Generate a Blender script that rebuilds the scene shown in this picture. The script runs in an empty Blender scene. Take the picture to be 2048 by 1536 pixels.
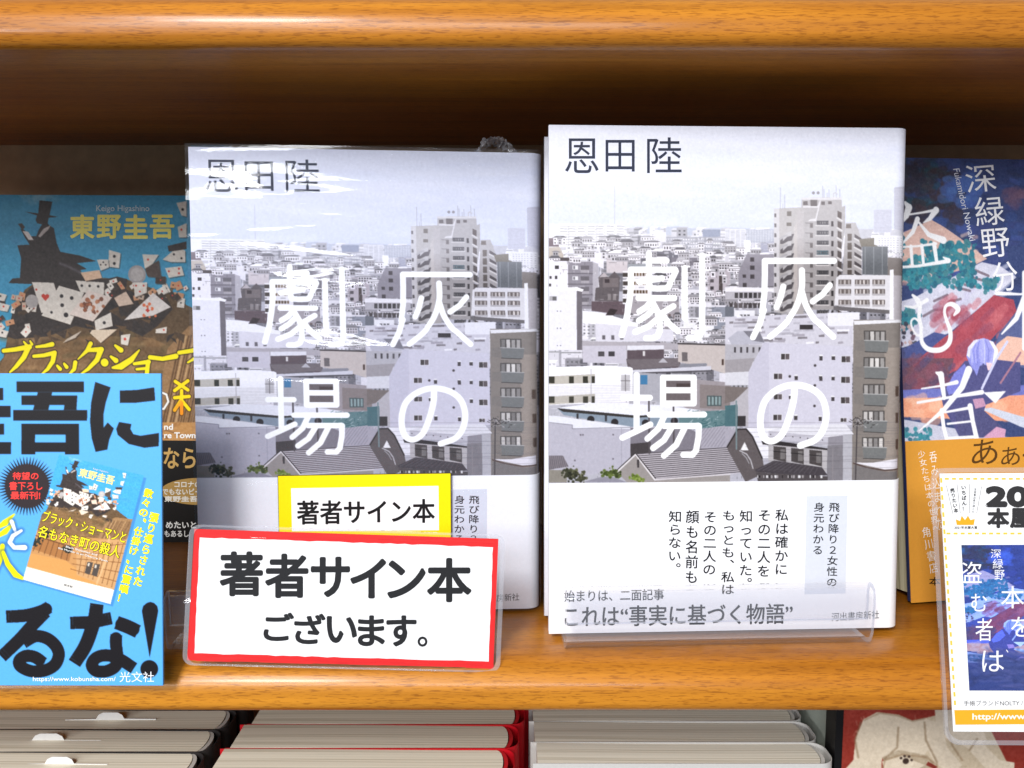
import bpy, math, random
import numpy as np
from math import sin, cos, tan, pi, radians as R
from mathutils import Matrix, Euler, Vector

random.seed(7)
rng = np.random.default_rng(7)
S = bpy.context.scene
COL = S.collection

# ------------------------------------------------------------------ camera
F, CX, CY, PITCH, HC = 1700.0, 1024.0, 768.0, R(6.0), 0.13
cam_d = bpy.data.cameras.new('camera')
cam_d.sensor_width = 36.0
cam_d.lens = F / 2048 * 36
cam_d.clip_start = 0.01
cam_d.clip_end = 60
cam = bpy.data.objects.new('camera', cam_d)
COL.objects.link(cam)
cam.location = (0, 0, HC)
cam.rotation_euler = (pi / 2 - PITCH, 0, 0)
S.camera = cam

# ------------------------------------------------------------------ world, lamps, exposure
W = bpy.data.worlds.new('World')
S.world = W
W.use_nodes = True
W.node_tree.nodes['Background'].inputs[0].default_value = (0.80, 0.86, 1.0, 1)
W.node_tree.nodes['Background'].inputs[1].default_value = 0.24


def area(name, loc, target, sx, sy, power, col):
    d = bpy.data.lights.new(name, 'AREA')
    d.shape = 'RECTANGLE'
    d.size, d.size_y, d.energy, d.color = sx, sy, power, col
    o = bpy.data.objects.new(name, d)
    COL.objects.link(o)
    o.location = loc
    o.rotation_euler = (Vector(target) - Vector(loc)).to_track_quat('-Z', 'Y').to_euler()
    return o


# rows of ceiling tubes of the shop, behind and above the camera; last, an added side fill
area('ceiling_lamp_overhead', (-0.52, -0.75, 1.2), (0, 0.3, 0.1), 0.36, 0.25, 7, (1.0, 0.985, 0.96))
area('ceiling_lamp_near', (-0.74, -1.7, 1.5), (0, 0.3, 0.1), 0.42, 0.42, 43, (1.0, 0.985, 0.96))
area('ceiling_lamp_far', (-0.8, -4.4, 2.0), (0, 0.3, 0.1), 3.4, 0.8, 122, (0.95, 0.97, 1.0))
area('fill_lamp_side', (-3.3, -4.0, 1.05), (0, 0.3, 0.1), 1.6, 0.6, 75, (0.97, 0.98, 1.0))  # added low fill from the left, brightens the illustrated book; not a shop fitting

S.view_settings.view_transform = 'Standard'
S.view_settings.look = 'None'
S.view_settings.gamma = 1.0
S.view_settings.exposure = 0.14
S.view_settings.use_curve_mapping = False
S.cycles.max_bounces = 8
S.cycles.transparent_max_bounces = 16
S.cycles.caustics_reflective = False
S.cycles.caustics_refractive = False


# ------------------------------------------------------------------ helpers
def lin(c):
    """printed sRGB value (0-255) to ink reflectance"""
    c = np.asarray(c, float) / 255.0
    return np.where(c <= 0.04045, c / 12.92, ((c + 0.055) / 1.055) ** 2.4) * 0.84


class Frame:
    """A thing's pose: origin at the bottom centre of its front face, x right, y into the shelf, z up."""
    def __init__(s, x, y, z, yaw=0, lean=0, roll=0, sx=1.0, sz=1.0):
        s.M = (Matrix.Translation((x, y, z)) @ Matrix.Rotation(R(yaw), 4, 'Z')
               @ Matrix.Rotation(R(-lean), 4, 'X') @ Matrix.Rotation(R(roll), 4, 'Y') @ Matrix.Diagonal((sx, 1, sz, 1)))
        s.A = np.linalg.inv(np.array(s.M.to_3x3())).T
        s.t = np.array(s.M.translation)

    def loc(s, px, y0=0.0):
        """photo pixel -> (x, z) on the thing's own front face"""
        px = np.asarray(px, float).reshape(-1, 2)
        a, b = (px[:, 0] - CX) / F, (CY - px[:, 1]) / F
        d = np.stack([a, cos(PITCH) + b * sin(PITCH), -sin(PITCH) + b * cos(PITCH)], 1)
        o = (np.array([0, 0, HC]) - s.t) @ s.A
        d = d @ s.A
        k = (y0 - o[1]) / d[:, 1]
        return np.stack([o[0] + k * d[:, 0], o[2] + k * d[:, 2]], 1)


def view(ox, oy, sc):
    """coordinates measured in an enlarged view of the photograph -> photo pixels"""
    return lambda *p: np.stack([ox + np.array(p, float)[:, 0] / sc, oy + np.array(p, float)[:, 1] / sc], 1)


class MB:
    """collects pieces of ONE mesh"""
    def __init__(s):
        s.v, s.l, s.n, s.c, s.k, s.sm = [], [], [], [], 0, []

    def add(s, v, faces=None, col=(200, 200, 200), quads=None, smooth=False, lincol=None):
        v = np.asarray(v, np.float32).reshape(-1, 3)
        if quads is not None:
            q = np.asarray(quads, np.int32)
            s.l.append(q.ravel() + s.k)
            s.n.append(np.full(len(q), q.shape[1], np.int32))
        else:
            s.l.append(np.concatenate([np.asarray(f, np.int32) for f in faces]) + s.k)
            s.n.append(np.array([len(f) for f in faces], np.int32))
        s.sm.append(np.full(len(s.n[-1]), smooth))
        c = np.asarray(lincol, np.float32) if lincol is not None else np.tile(lin(col).astype(np.float32), (len(v), 1))
        s.v.append(v)
        s.c.append(c)
        s.k += len(v)
        return s

    def box(s, x0, x1, y0, y1, z0, z1, col=(200, 200, 200)):
        v = [(x, y, z) for z in (z0, z1) for y in (y0, y1) for x in (x0, x1)]
        return s.add(v, quads=[(0, 2, 3, 1), (4, 5, 7, 6), (0, 1, 5, 4), (2, 6, 7, 3), (0, 4, 6, 2), (1, 3, 7, 5)], col=col)

    def shell(s, outer, inner, z0, z1, col, nz=1, smooth=True):
        """open plan profile (outer, inner lines of equal length) extruded from z0 to z1"""
        o, i = np.asarray(outer, float), np.asarray(inner, float)
        n = len(o)
        for (p, flip) in ((o, 0), (i, 1)):
            v = np.concatenate([np.c_[p, np.full(n, z0)], np.c_[p, np.full(n, z1)]])
            q = [(k, k + 1, n + k + 1, n + k) if flip == 0 else (k, n + k, n + k + 1, k + 1) for k in range(n - 1)]
            s.add(v, quads=q, col=col, smooth=smooth)
        for z, f in ((z0, 0), (z1, 1)):
            v = np.concatenate([np.c_[o, np.full(n, z)], np.c_[i, np.full(n, z)]])
            q = [(k, n + k, n + k + 1, k + 1) if f == 0 else (k, k + 1, n + k + 1, n + k) for k in range(n - 1)]
            s.add(v, quads=q, col=col)
        for k in (0, n - 1):
            s.add([(*o[k], z0), (*i[k], z0), (*i[k], z1), (*o[k], z1)], quads=[(0, 1, 2, 3)], col=col)
        return s

    def extrude_x(s, prof, x0, x1, col=(200, 200, 200), smooth=True):
        """closed (y, z) profile swept along x with end caps"""
        p = np.asarray(prof, float)
        n = len(p)
        v = np.concatenate([np.c_[np.full(n, x0), p], np.c_[np.full(n, x1), p]])
        s.add(v, quads=[(k, (k + 1) % n, n + (k + 1) % n, n + k) for k in range(n)], col=col, smooth=smooth)
        s.add(v[:n], faces=[list(range(n))], col=col)
        s.add(v[n:], faces=[list(range(n))[::-1]], col=col)
        return s

    def mesh(s, name):
        me = bpy.data.meshes.new(name)
        v, l, n = np.concatenate(s.v), np.concatenate(s.l), np.concatenate(s.n)
        me.vertices.add(len(v))
        me.vertices.foreach_set('co', v.ravel())
        me.loops.add(len(l))
        me.loops.foreach_set('vertex_index', l)
        me.polygons.add(len(n))
        me.polygons.foreach_set('loop_start', np.concatenate([[0], np.cumsum(n)[:-1]]).astype(np.int32))
        me.polygons.foreach_set('use_smooth', np.concatenate(s.sm))
        me.update(calc_edges=True)
        a = me.color_attributes.new('print', 'FLOAT_COLOR', 'POINT')
        c = np.concatenate(s.c)
        a.data.foreach_set('color', np.c_[c, np.ones(len(c), np.float32)].astype(np.float32).ravel())
        return me

    def build(s, name, mat, parent=None):
        o = bpy.data.objects.new(name, s.mesh(name))
        o.data.materials.append(mat)
        COL.objects.link(o)
        o.parent = parent
        return o


def thing(name, label, cat, frame, group=None):
    o = bpy.data.objects.new(name, None)
    COL.objects.link(o)
    o.matrix_world = frame.M
    o.empty_display_size = 0.01
    o['label'], o['category'] = label, cat
    if group:
        o['group'] = group
    return o


def dup(root, frame, label):
    """copy of a thing with its parts and sub-parts"""
    r = root.copy()
    COL.objects.link(r)
    r.matrix_world = frame.M
    r['label'] = label
    for ch in list(root.children):
        c = ch.copy()
        COL.objects.link(c)
        c.parent = r
        for g in list(ch.children):
            d = g.copy()
            COL.objects.link(d)
            d.parent = c
    return r


# ------------------------------------------------------------------ lettering
_fd = bpy.data.curves.new('lettering', 'FONT')
_fo = bpy.data.objects.new('lettering', _fd)
COL.objects.link(_fo)
_cache = {}


def glyphs(txt, off=0.0):
    k = (txt, off)
    if k not in _cache:
        _fd.body, _fd.offset, _fd.resolution_u = txt, 0.0, 4
        dg = bpy.context.evaluated_depsgraph_get()
        dg.update()
        me = bpy.data.meshes.new_from_object(_fo.evaluated_get(dg))
        v = np.zeros(len(me.vertices) * 3, np.float32)
        me.vertices.foreach_get('co', v)
        _cache[k] = (v.reshape(-1, 3)[:, :2].copy(), [list(p.vertices) for p in me.polygons])
        bpy.data.meshes.remove(me)
    return _cache[k]


def put(mb, fr, txt, quad, col, off=0.0, y=-0.00012, em=None):
    """string fitted to the quad TL, TR, BR, BL given in photo pixels, laid on the thing's face"""
    v, f = glyphs(txt, off)
    if not len(f):
        return
    if em:
        u, w = v[:, 0] / em, (0.88 - v[:, 1])
    else:
        lo, hi = v.min(0), v.max(0)
        u, w = (v[:, 0] - lo[0]) / (hi[0] - lo[0]), (hi[1] - v[:, 1]) / (hi[1] - lo[1])
    q = np.asarray(quad, float)
    u, w = u[:, None], w[:, None]
    p = q[0] * (1 - u) * (1 - w) + q[1] * u * (1 - w) + q[2] * u * w + q[3] * (1 - u) * w
    a = fr.loc(p)
    mb.add(np.c_[a[:, 0], np.full(len(a), y), a[:, 1]], faces=f, col=col)
    if off >= .009:                     # bolder weight: the same outline struck again around itself
        em_ = np.abs(a.max(0) - a.min(0)).max() / max(np.ptp(v[:, 0]), np.ptp(v[:, 1]))
        for j in range(8):
            dx, dz = off * em_ * cos(j * pi / 4), off * em_ * sin(j * pi / 4)
            mb.add(np.c_[a[:, 0] + dx, np.full(len(a), y - 3e-6 * (j + 1)), a[:, 1] + dz], faces=f, col=col)


def rect(x0, y0, x1, y1):
    return [(x0, y0), (x1, y0), (x1, y1), (x0, y1)]


def column(mb, fr, txt, x0, y0, x1, y1, w, col, off=0.0, y=-0.00012):
    """vertical line of writing from (x0,y0) to (x1,y1)"""
    n = len(txt)
    d = np.array([x1 - x0, y1 - y0]) / n
    e = np.array([d[1], -d[0]]) / np.hypot(*d) * w / 2
    c0 = np.array([x0, y0], float)
    for i, ch in enumerate(txt):
        a, b = c0 + d * i, c0 + d * (i + 1)
        h = d * 0.04
        qq = [a - e + h, a + e + h, b + e - h, b - e - h]
        if ch in '、。':
            s = e * 1.2 - d * 0.55
            qq = [p + s for p in qq]
        put(mb, fr, ch, qq, col, off, y, em=1.0)


# ------------------------------------------------------------------ printed pictures: ink values painted on a fine sheet
class Canvas:
    def __init__(s, w, h, col, tomap):
        s.w, s.h, s.m = w, h, tomap
        s.a = np.tile(np.array(col, np.float32), (h, w, 1))
        s.scale = 1.0

    def _box(s, p, pad):
        x0, y0 = np.floor(p.min(0) - pad).astype(int)
        x1, y1 = np.ceil(p.max(0) + pad).astype(int)
        x0, y0, x1, y1 = max(x0, 0), max(y0, 0), min(x1, s.w), min(y1, s.h)
        return None if x1 <= x0 or y1 <= y0 else (x0, y0, x1, y1)

    def _mix(s, b, m, col):
        x0, y0, x1, y1 = b
        r = s.a[y0:y1, x0:x1]
        r += (np.array(col, np.float32) - r) * m[..., None]

    def poly(s, px, col, al=1.0):
        p = s.m(px)
        b = s._box(p, 1)
        if not b:
            return
        x0, y0, x1, y1 = b
        m = np.zeros((y1 - y0, x1 - x0), np.float32)
        for oy in (.25, .75):
            for ox in (.25, .75):
                X, Y = np.meshgrid(np.arange(x0, x1) + ox, np.arange(y0, y1) + oy)
                t = np.zeros(X.shape, bool)
                for i in range(len(p)):
                    (ax, ay), (bx, by) = p[i], p[i - 1]
                    if ay != by:
                        t ^= ((ay > Y) != (by > Y)) & (X < (bx - ax) * (Y - ay) / (by - ay) + ax)
                m += t * .25
        s._mix(b, m * al, col)

    def stroke(s, px, w, col, al=1.0, soft=0.0):
        """round brush line; w photo pixels, one value or one per point"""
        p = s.m(px)
        w = np.broadcast_to(np.asarray(w, float) * s.scale / 2, (len(p),))
        b = s._box(p, w.max() + 2 + soft)
        if not b:
            return
        x0, y0, x1, y1 = b
        X, Y = np.meshgrid(np.arange(x0, x1) + .5, np.arange(y0, y1) + .5)
        m = np.zeros(X.shape, np.float32)
        for i in range(len(p) - 1):
            (ax, ay), (bx, by) = p[i], p[i + 1]
            dx, dy = bx - ax, by - ay
            t = np.clip(((X - ax) * dx + (Y - ay) * dy) / (dx * dx + dy * dy + 1e-9), 0, 1)
            d = np.hypot(X - ax - t * dx, Y - ay - t * dy)
            m = np.maximum(m, np.clip((w[i] + (w[i + 1] - w[i]) * t - d) / (1 + soft) + .5, 0, 1))
        s._mix(b, m * al, col)

    def dot(s, px, r, col, al=1.0, soft=0.0, ry=None):
        p = s.m(px)
        r = r * s.scale
        ry = (ry * s.scale) if ry else r
        b = s._box(p, max(r, ry) + 2 + soft)
        if not b:
            return
        x0, y0, x1, y1 = b
        X, Y = np.meshgrid(np.arange(x0, x1) + .5 - p[0, 0], np.arange(y0, y1) + .5 - p[0, 1])
        d = np.hypot(X / r, Y / ry)
        s._mix(b, np.clip((1 - d) * min(r, ry) / (1 + soft) + .5, 0, 1) * al, col)

    def noise(s, amp, cell=1):
        n = rng.normal(0, amp, (s.h // cell + 1, s.w // cell + 1)).repeat(cell, 0).repeat(cell, 1)[:s.h, :s.w]
        if cell > 1:
            for _ in range(cell):
                n = (n + np.roll(n, 1, 0) + np.roll(n, -1, 0) + np.roll(n, 1, 1) + np.roll(n, -1, 1)) / 5
        s.a += n[..., None]

    def soften(s, k=1):
        for _ in range(k):
            p = np.pad(s.a, ((1, 1), (1, 1), (0, 0)), 'edge')
            s.a = (p[1:-1, 1:-1] * 4 + p[:-2, 1:-1] + p[2:, 1:-1] + p[1:-1, :-2] + p[1:-1, 2:]) / 8

    def wins(s, vf, x0, y0, x1, y1, nx, ny, fx=.5, fy=.5, col=(120, 120, 125), jit=18, skew=0.0):
        dx, dy = (x1 - x0) / nx, (y1 - y0) / ny
        for i in range(nx):
            for j in range(ny):
                X, Y = x0 + dx * (i + .5 - fx / 2), y0 + dy * (j + .5 - fy / 2) + skew * (i + .5) / nx
                k = random.uniform(-jit, jit)
                s.poly(vf(*rect(X, Y, X + dx * fx, Y + dy * fy)), np.array(col) + k)


def sheet(mb, cv, fn, step=1, y=None):
    """a fine sheet carrying the canvas; fn maps canvas (i, j) arrays to local xyz"""
    ni, nj = cv.w // step, cv.h // step
    I, J = np.meshgrid((np.arange(ni + 1) * cv.w / ni), (np.arange(nj + 1) * cv.h / nj))
    a = np.clip(cv.a, 0, 255)
    ii = np.clip(I - .5, 0, cv.w - 1.001)
    jj = np.clip(J - .5, 0, cv.h - 1.001)
    i0, j0 = ii.astype(int), jj.astype(int)
    fi, fj = (ii - i0)[..., None], (jj - j0)[..., None]
    i1, j1 = np.minimum(i0 + 1, cv.w - 1), np.minimum(j0 + 1, cv.h - 1)
    c = (a[j0, i0] * (1 - fi) + a[j0, i1] * fi) * (1 - fj) + (a[j1, i0] * (1 - fi) + a[j1, i1] * fi) * fj
    xyz = fn(I.ravel(), J.ravel())
    k = np.arange((ni + 1) * (nj + 1)).reshape(nj + 1, ni + 1)
    q = np.stack([k[:-1, :-1], k[1:, :-1], k[1:, 1:], k[:-1, 1:]], -1).reshape(-1, 4)
    mb.add(xyz, quads=q, lincol=lin(c.reshape(-1, 3)), smooth=True)


# ------------------------------------------------------------------ materials
def mat(name):
    m = bpy.data.materials.new(name)
    m.use_nodes = True
    nt = m.node_tree
    return m, nt, nt.nodes['Principled BSDF'], nt.nodes['Material Output']


def N(nt, t, **kw):
    n = nt.nodes.new(t)
    for k, v in kw.items():
        setattr(n, k, v)
    return n


def coords(nt, scale, kind='Object', rot=(0, 0, 0)):
    tc, mp = N(nt, 'ShaderNodeTexCoord'), N(nt, 'ShaderNodeMapping')
    nt.links.new(tc.outputs[kind], mp.inputs[0])
    mp.inputs['Scale'].default_value = scale
    mp.inputs['Rotation'].default_value = rot
    return mp.outputs[0]


def noise(nt, vec, scale, detail=3.0, rough=.55, dist=0.0):
    n = N(nt, 'ShaderNodeTexNoise')
    nt.links.new(vec, n.inputs['Vector'])
    n.inputs['Scale'].default_value, n.inputs['Detail'].default_value = scale, detail
    n.inputs['Roughness'].default_value, n.inputs['Distortion'].default_value = rough, dist
    return n.outputs['Fac']


def ramp(nt, fac, stops):
    r = N(nt, 'ShaderNodeValToRGB')
    nt.links.new(fac, r.inputs[0])
    e = r.color_ramp.elements
    while len(e) < len(stops):
        e.new(0.5)
    for k, (p, c) in enumerate(stops):
        e[k].position = p
        e[k].color = (*c, 1) if len(c) == 3 else c
    return r.outputs[0]


def mul(nt, a, b, fac=1.0, mode='MULTIPLY'):
    m = N(nt, 'ShaderNodeMix', data_type='RGBA', blend_type=mode)
    m.inputs[0].default_value = fac
    nt.links.new(a, m.inputs[6])
    nt.links.new(b, m.inputs[7])
    return m.outputs[2]


def bump(nt, b, h, strength, dist=.0005):
    n = N(nt, 'ShaderNodeBump')
    n.inputs['Strength'].default_value, n.inputs['Distance'].default_value = strength, dist
    nt.links.new(h, n.inputs['Height'])
    nt.links.new(n.outputs[0], b.inputs['Normal'])


def print_mat(name, rough=.5, spec=.25, grain=.03, bumpy=.1, gs=900):
    """paper that carries the ink stored in the mesh"""
    m, nt, b, _ = mat(name)
    a = N(nt, 'ShaderNodeAttribute', attribute_name='print')
    v = coords(nt, (1, 1, 1))
    n = noise(nt, v, gs, 2)
    g = ramp(nt, n, [(.3, (1 - grain * 2,) * 3), (.7, (1,) * 3)])
    nt.links.new(mul(nt, a.outputs['Color'], g), b.inputs['Base Color'])
    b.inputs['Roughness'].default_value = rough
    b.inputs['Specular IOR Level'].default_value = spec
    bump(nt, b, n, bumpy, .0002)
    return m


M_JACKET = print_mat('jacket_paper', .5, .22)
M_BAND = print_mat('band_paper', .55, .2, .02)
M_ILLUS = print_mat('glossy_jacket_paper', .45, .2, .04)
M_LINEN = print_mat('textured_jacket_paper', .5, .35, .06, .5, 1400)
M_CARD = print_mat('card_print', .5, .2, .02, .06)


def pages_mat():
    m, nt, b, _ = mat('page_edges')
    a = N(nt, 'ShaderNodeAttribute', attribute_name='print')
    n1 = noise(nt, coords(nt, (8, 3200, 8)), 1.0, 3, .6)
    n2 = noise(nt, coords(nt, (3, 760, 3)), 1.0, 3, .7)
    c = mul(nt, a.outputs['Color'], ramp(nt, n1, [(.3, (.78, .77, .74)), (.46, (1, 1, 1))]))
    c = mul(nt, c, ramp(nt, n2, [(.34, (.66, .63, .57)), (.5, (1, 1, 1))]))
    nt.links.new(c, b.inputs['Base Color'])
    b.inputs['Roughness'].default_value = .8
    b.inputs['Specular IOR Level'].default_value = .15
    bump(nt, b, n1, .15, .0003)
    return m


M_PAGES = pages_mat()


def wood_mat():
    m, nt, b, _ = mat('varnished_oak')
    g1 = noise(nt, coords(nt, (1.6, 55, 55), rot=(0, R(1.0), R(1.2))), 1.0, 4, .6, .6)
    g2 = noise(nt, coords(nt, (10, 260, 260), rot=(0, 0, R(1.0))), 1.0, 3, .6, .2)
    pores = noise(nt, coords(nt, (210, 2600, 2100), rot=(0, R(2), R(4.0))), 1.0, 2, .6, .3)
    broad = noise(nt, coords(nt, (5, 9, 9)), 1.0, 2, .5)
    c = ramp(nt, g1, [(.25, (.39, .128, .008)), (.5, (.53, .198, .014)), (.75, (.64, .268, .022))])
    c = mul(nt, c, ramp(nt, g2, [(.3, (.74, .70, .62)), (.6, (1, 1, 1))]), .9)
    c = mul(nt, c, ramp(nt, pores, [(.36, (.42, .32, .22)), (.47, (1, 1, 1))]), .62)
    c = mul(nt, c, ramp(nt, broad, [(.35, (.86, .84, .8)), (.65, (1.0, 1.0, 1.0))]), .8)
    tc, sp = N(nt, 'ShaderNodeTexCoord'), N(nt, 'ShaderNodeSeparateXYZ')       # edge strips glued end to end
    nt.links.new(tc.outputs['Object'], sp.inputs[0])
    ad, sn, wn = N(nt, 'ShaderNodeMath', operation='ADD'), N(nt, 'ShaderNodeMath', operation='SNAP'), N(nt, 'ShaderNodeTexWhiteNoise', noise_dimensions='1D')
    nt.links.new(sp.outputs[0], ad.inputs[0])
    ad.inputs[1].default_value = .072
    nt.links.new(ad.outputs[0], sn.inputs[0])
    sn.inputs[1].default_value = .165
    nt.links.new(sn.outputs[0], wn.inputs['W'])
    c = mul(nt, c, ramp(nt, wn.outputs['Value'], [(.0, (.86, .83, .80)), (1.0, (1, 1, 1))]))
    nt.links.new(c, b.inputs['Base Color'])
    b.inputs['Roughness'].default_value = .42
    b.inputs['Specular IOR Level'].default_value = .22
    b.inputs['Coat Weight'].default_value = .24
    b.inputs['Coat Roughness'].default_value = .16
    bump(nt, b, pores, .12, .0003)
    return m


M_WOOD = wood_mat()


def clear_mat(name, tint, edge=0.0, rough=.03, base=.0, wrinkle=0.0, wscale=(60, 60, 60), gain=1.0):
    """clear plastic: see-through, with a Fresnel reflection and a little milkiness"""
    m, nt, b, out = mat(name)
    nt.nodes.remove(b)
    tr, gl, df = N(nt, 'ShaderNodeBsdfTransparent'), N(nt, 'ShaderNodeBsdfGlossy'), N(nt, 'ShaderNodeBsdfDiffuse')
    tr.inputs[0].default_value = (*tint, 1)
    gl.inputs['Color'].default_value = (1, 1, 1, 1)
    gl.inputs['Roughness'].default_value = rough
    df.inputs['Color'].default_value = (.82, .84, .9, 1)
    fr = N(nt, 'ShaderNodeLayerWeight')       # facing term, the same from both sides of the sheet
    if wrinkle:
        h = noise(nt, coords(nt, wscale), 1.0, 4, .65, .8)
        bp = N(nt, 'ShaderNodeBump')
        bp.inputs['Strength'].default_value, bp.inputs['Distance'].default_value = wrinkle, .002
        nt.links.new(h, bp.inputs['Height'])
        nt.links.new(bp.outputs[0], gl.inputs['Normal'])
        nt.links.new(bp.outputs[0], fr.inputs['Normal'])
    pw5 = N(nt, 'ShaderNodeMath', operation='POWER')
    nt.links.new(fr.outputs['Facing'], pw5.inputs[0])
    pw5.inputs[1].default_value = 5.0
    k = N(nt, 'ShaderNodeMath', operation='MULTIPLY_ADD', use_clamp=True)
    nt.links.new(pw5.outputs[0], k.inputs[0])
    k.inputs[1].default_value, k.inputs[2].default_value = .9, .042 * gain
    m1, m2 = N(nt, 'ShaderNodeMixShader'), N(nt, 'ShaderNodeMixShader')
    m1.inputs[0].default_value = base
    nt.links.new(tr.outputs[0], m1.inputs[1])
    nt.links.new(df.outputs[0], m1.inputs[2])
    nt.links.new(k.outputs[0], m2.inputs[0])
    nt.links.new(m1.outputs[0], m2.inputs[1])
    nt.links.new(gl.outputs[0], m2.inputs[2])
    nt.links.new(m2.outputs[0], out.inputs[0])
    return m


M_ACRYL = clear_mat('clear_acrylic', (.982, .984, .996), rough=.05, base=.03, gain=.85)
M_ACRYL_EDGE = clear_mat('acrylic_edge', (.72, .74, .82), rough=.08, base=.30)
M_POUCH = clear_mat('laminating_film', (.99, .99, .993), rough=.06, base=.008, wrinkle=.10, wscale=(22, 30, 22))
M_POUCH_EDGE = clear_mat('laminating_film_edge', (.95, .95, .97), rough=.1, base=.16)
M_FILM = clear_mat('shrink_film', (.95, .962, 1.0), rough=.10, base=.01, wrinkle=.055, wscale=(60, 60, 120), gain=1.0)
M_KNOT = clear_mat('gathered_film', (.85, .85, .85), rough=.12, base=.34, wrinkle=.8, wscale=(300, 300, 300), gain=1.5)


def plain_mat(name, col, rough=.5, spec=.4, gs=300, amp=.12):
    m, nt, b, _ = mat(name)
    n = noise(nt, coords(nt, (1, 1, 1)), gs, 3)
    c = ramp(nt, n, [(.3, tuple(x * (1 - amp) for x in col)), (.7, tuple(col))])
    nt.links.new(c, b.inputs['Base Color'])
    b.inputs['Roughness'].default_value = rough
    b.inputs['Specular IOR Level'].default_value = spec
    return m


M_BACK = plain_mat('brown_laminate', (.46, .31, .17), .55, .3, 120, .2)

# ------------------------------------------------------------------ the bookshelf
def arc(cy, cz, r, a0, a1, n=10):
    return [(cy + r * cos(R(a0 + (a1 - a0) * k / n)), cz + r * sin(R(a0 + (a1 - a0) * k / n))) for k in range(n + 1)]


def board_profile(top, front=.288, th=.0185, back=.473):
    r1, r2 = .0115, .0048
    p = [(back, top)] + arc(front + r1 * 1.25, top - r1, r1, 90, 180, 14)
    p = [(back, top)] + [(front + r1 * 1.25 + (y - front - r1 * 1.25) * 1.25, z) for y, z in p[1:]]
    p += arc(front + r2, top - th + r2, r2, 180, 270, 8) + [(back, top - th)]
    return p


fr0 = Frame(0, 0, 0)
shelf = thing('bookshelf', 'varnished orange-brown wooden bookshelf with rounded board edges holding all the books', 'bookshelf', fr0)
for top in (.2293, 0.0, -.258):
    MB().extrude_x(board_profile(top), -.62, .62).build('shelf_board', M_WOOD, shelf)
MB().box(-.62, .62, .4732, .485, -.28, .30).build('back_panel', M_BACK, shelf)

# ------------------------------------------------------------------ the book with the city cover
RB = Frame(.0818, .3139, .0022, 2.66, 2.83, 0, 1.014)
BW, BH, BT, BR_ = .134, .190, .021, .005


def profile(W, T, r, off=0.0, n=8):
    """plan line of a jacket, from the fore-edge round the spine (on the right) to the back"""
    x0, x1, y0, y1, r = -W / 2, W / 2 + off, -off, T + off, r + off
    p = [(x0, y0), (x1 - r, y0)]
    p += [(x1 - r + r * sin(R(90 * k / n)), y0 + r - r * cos(R(90 * k / n))) for k in range(1, n + 1)]
    p += [(x1 - r + r * cos(R(90 * k / n)), y1 - r + r * sin(R(90 * k / n))) for k in range(0, n + 1)]
    return p + [(x0, y1)]


def inset(line, t):
    """the inner line of a cover of thickness t"""
    m = len(line) - 1
    return [(x if k in (0, m) else x - t, y + t) for k, (x, y) in enumerate(line)]


ZB = RB.loc([(1450, 963)])[0, 1]        # upper edge of the paper band
SC = 5400.0
cw, chh = int(BW * SC), int((BH - ZB + .002) * SC)


def city_map(px):
    a = RB.loc(px)
    return np.stack([(a[:, 0] + BW / 2) * SC, (BH - a[:, 1]) * SC], 1)


cv = Canvas(cw, chh, (236, 238, 250), city_map)
cv.scale = SC * .33 / F
A1, P1, P2 = view(1090, 240, 2.743), view(1090, 430, 5.535), view(1450, 370, 5.535)
P3, P4 = view(1090, 680, 5.297), view(1450, 620, 4.389)
A2 = view(1090, 700, 2.743)
# sky, paler at the top, and soft bands of cloud
g = np.linspace(0, 1, 330)[:, None, None]
sky_h = 250
for j in range(min(330, chh)):
    t = min(1, j / sky_h)
    cv.a[j] = np.array([233, 234, 246]) * (1 - t) + np.array([212, 217, 238]) * t
for k in range(60):
    x, y = random.uniform(1090, 1800), random.uniform(280, 450)
    cv.stroke([(x, y), (x + random.uniform(60, 200), y + random.uniform(-3, 3))], random.uniform(6, 18),
              random.choice([(238, 239, 249), (216, 220, 240), (226, 230, 244)]), .25, 6)
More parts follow.
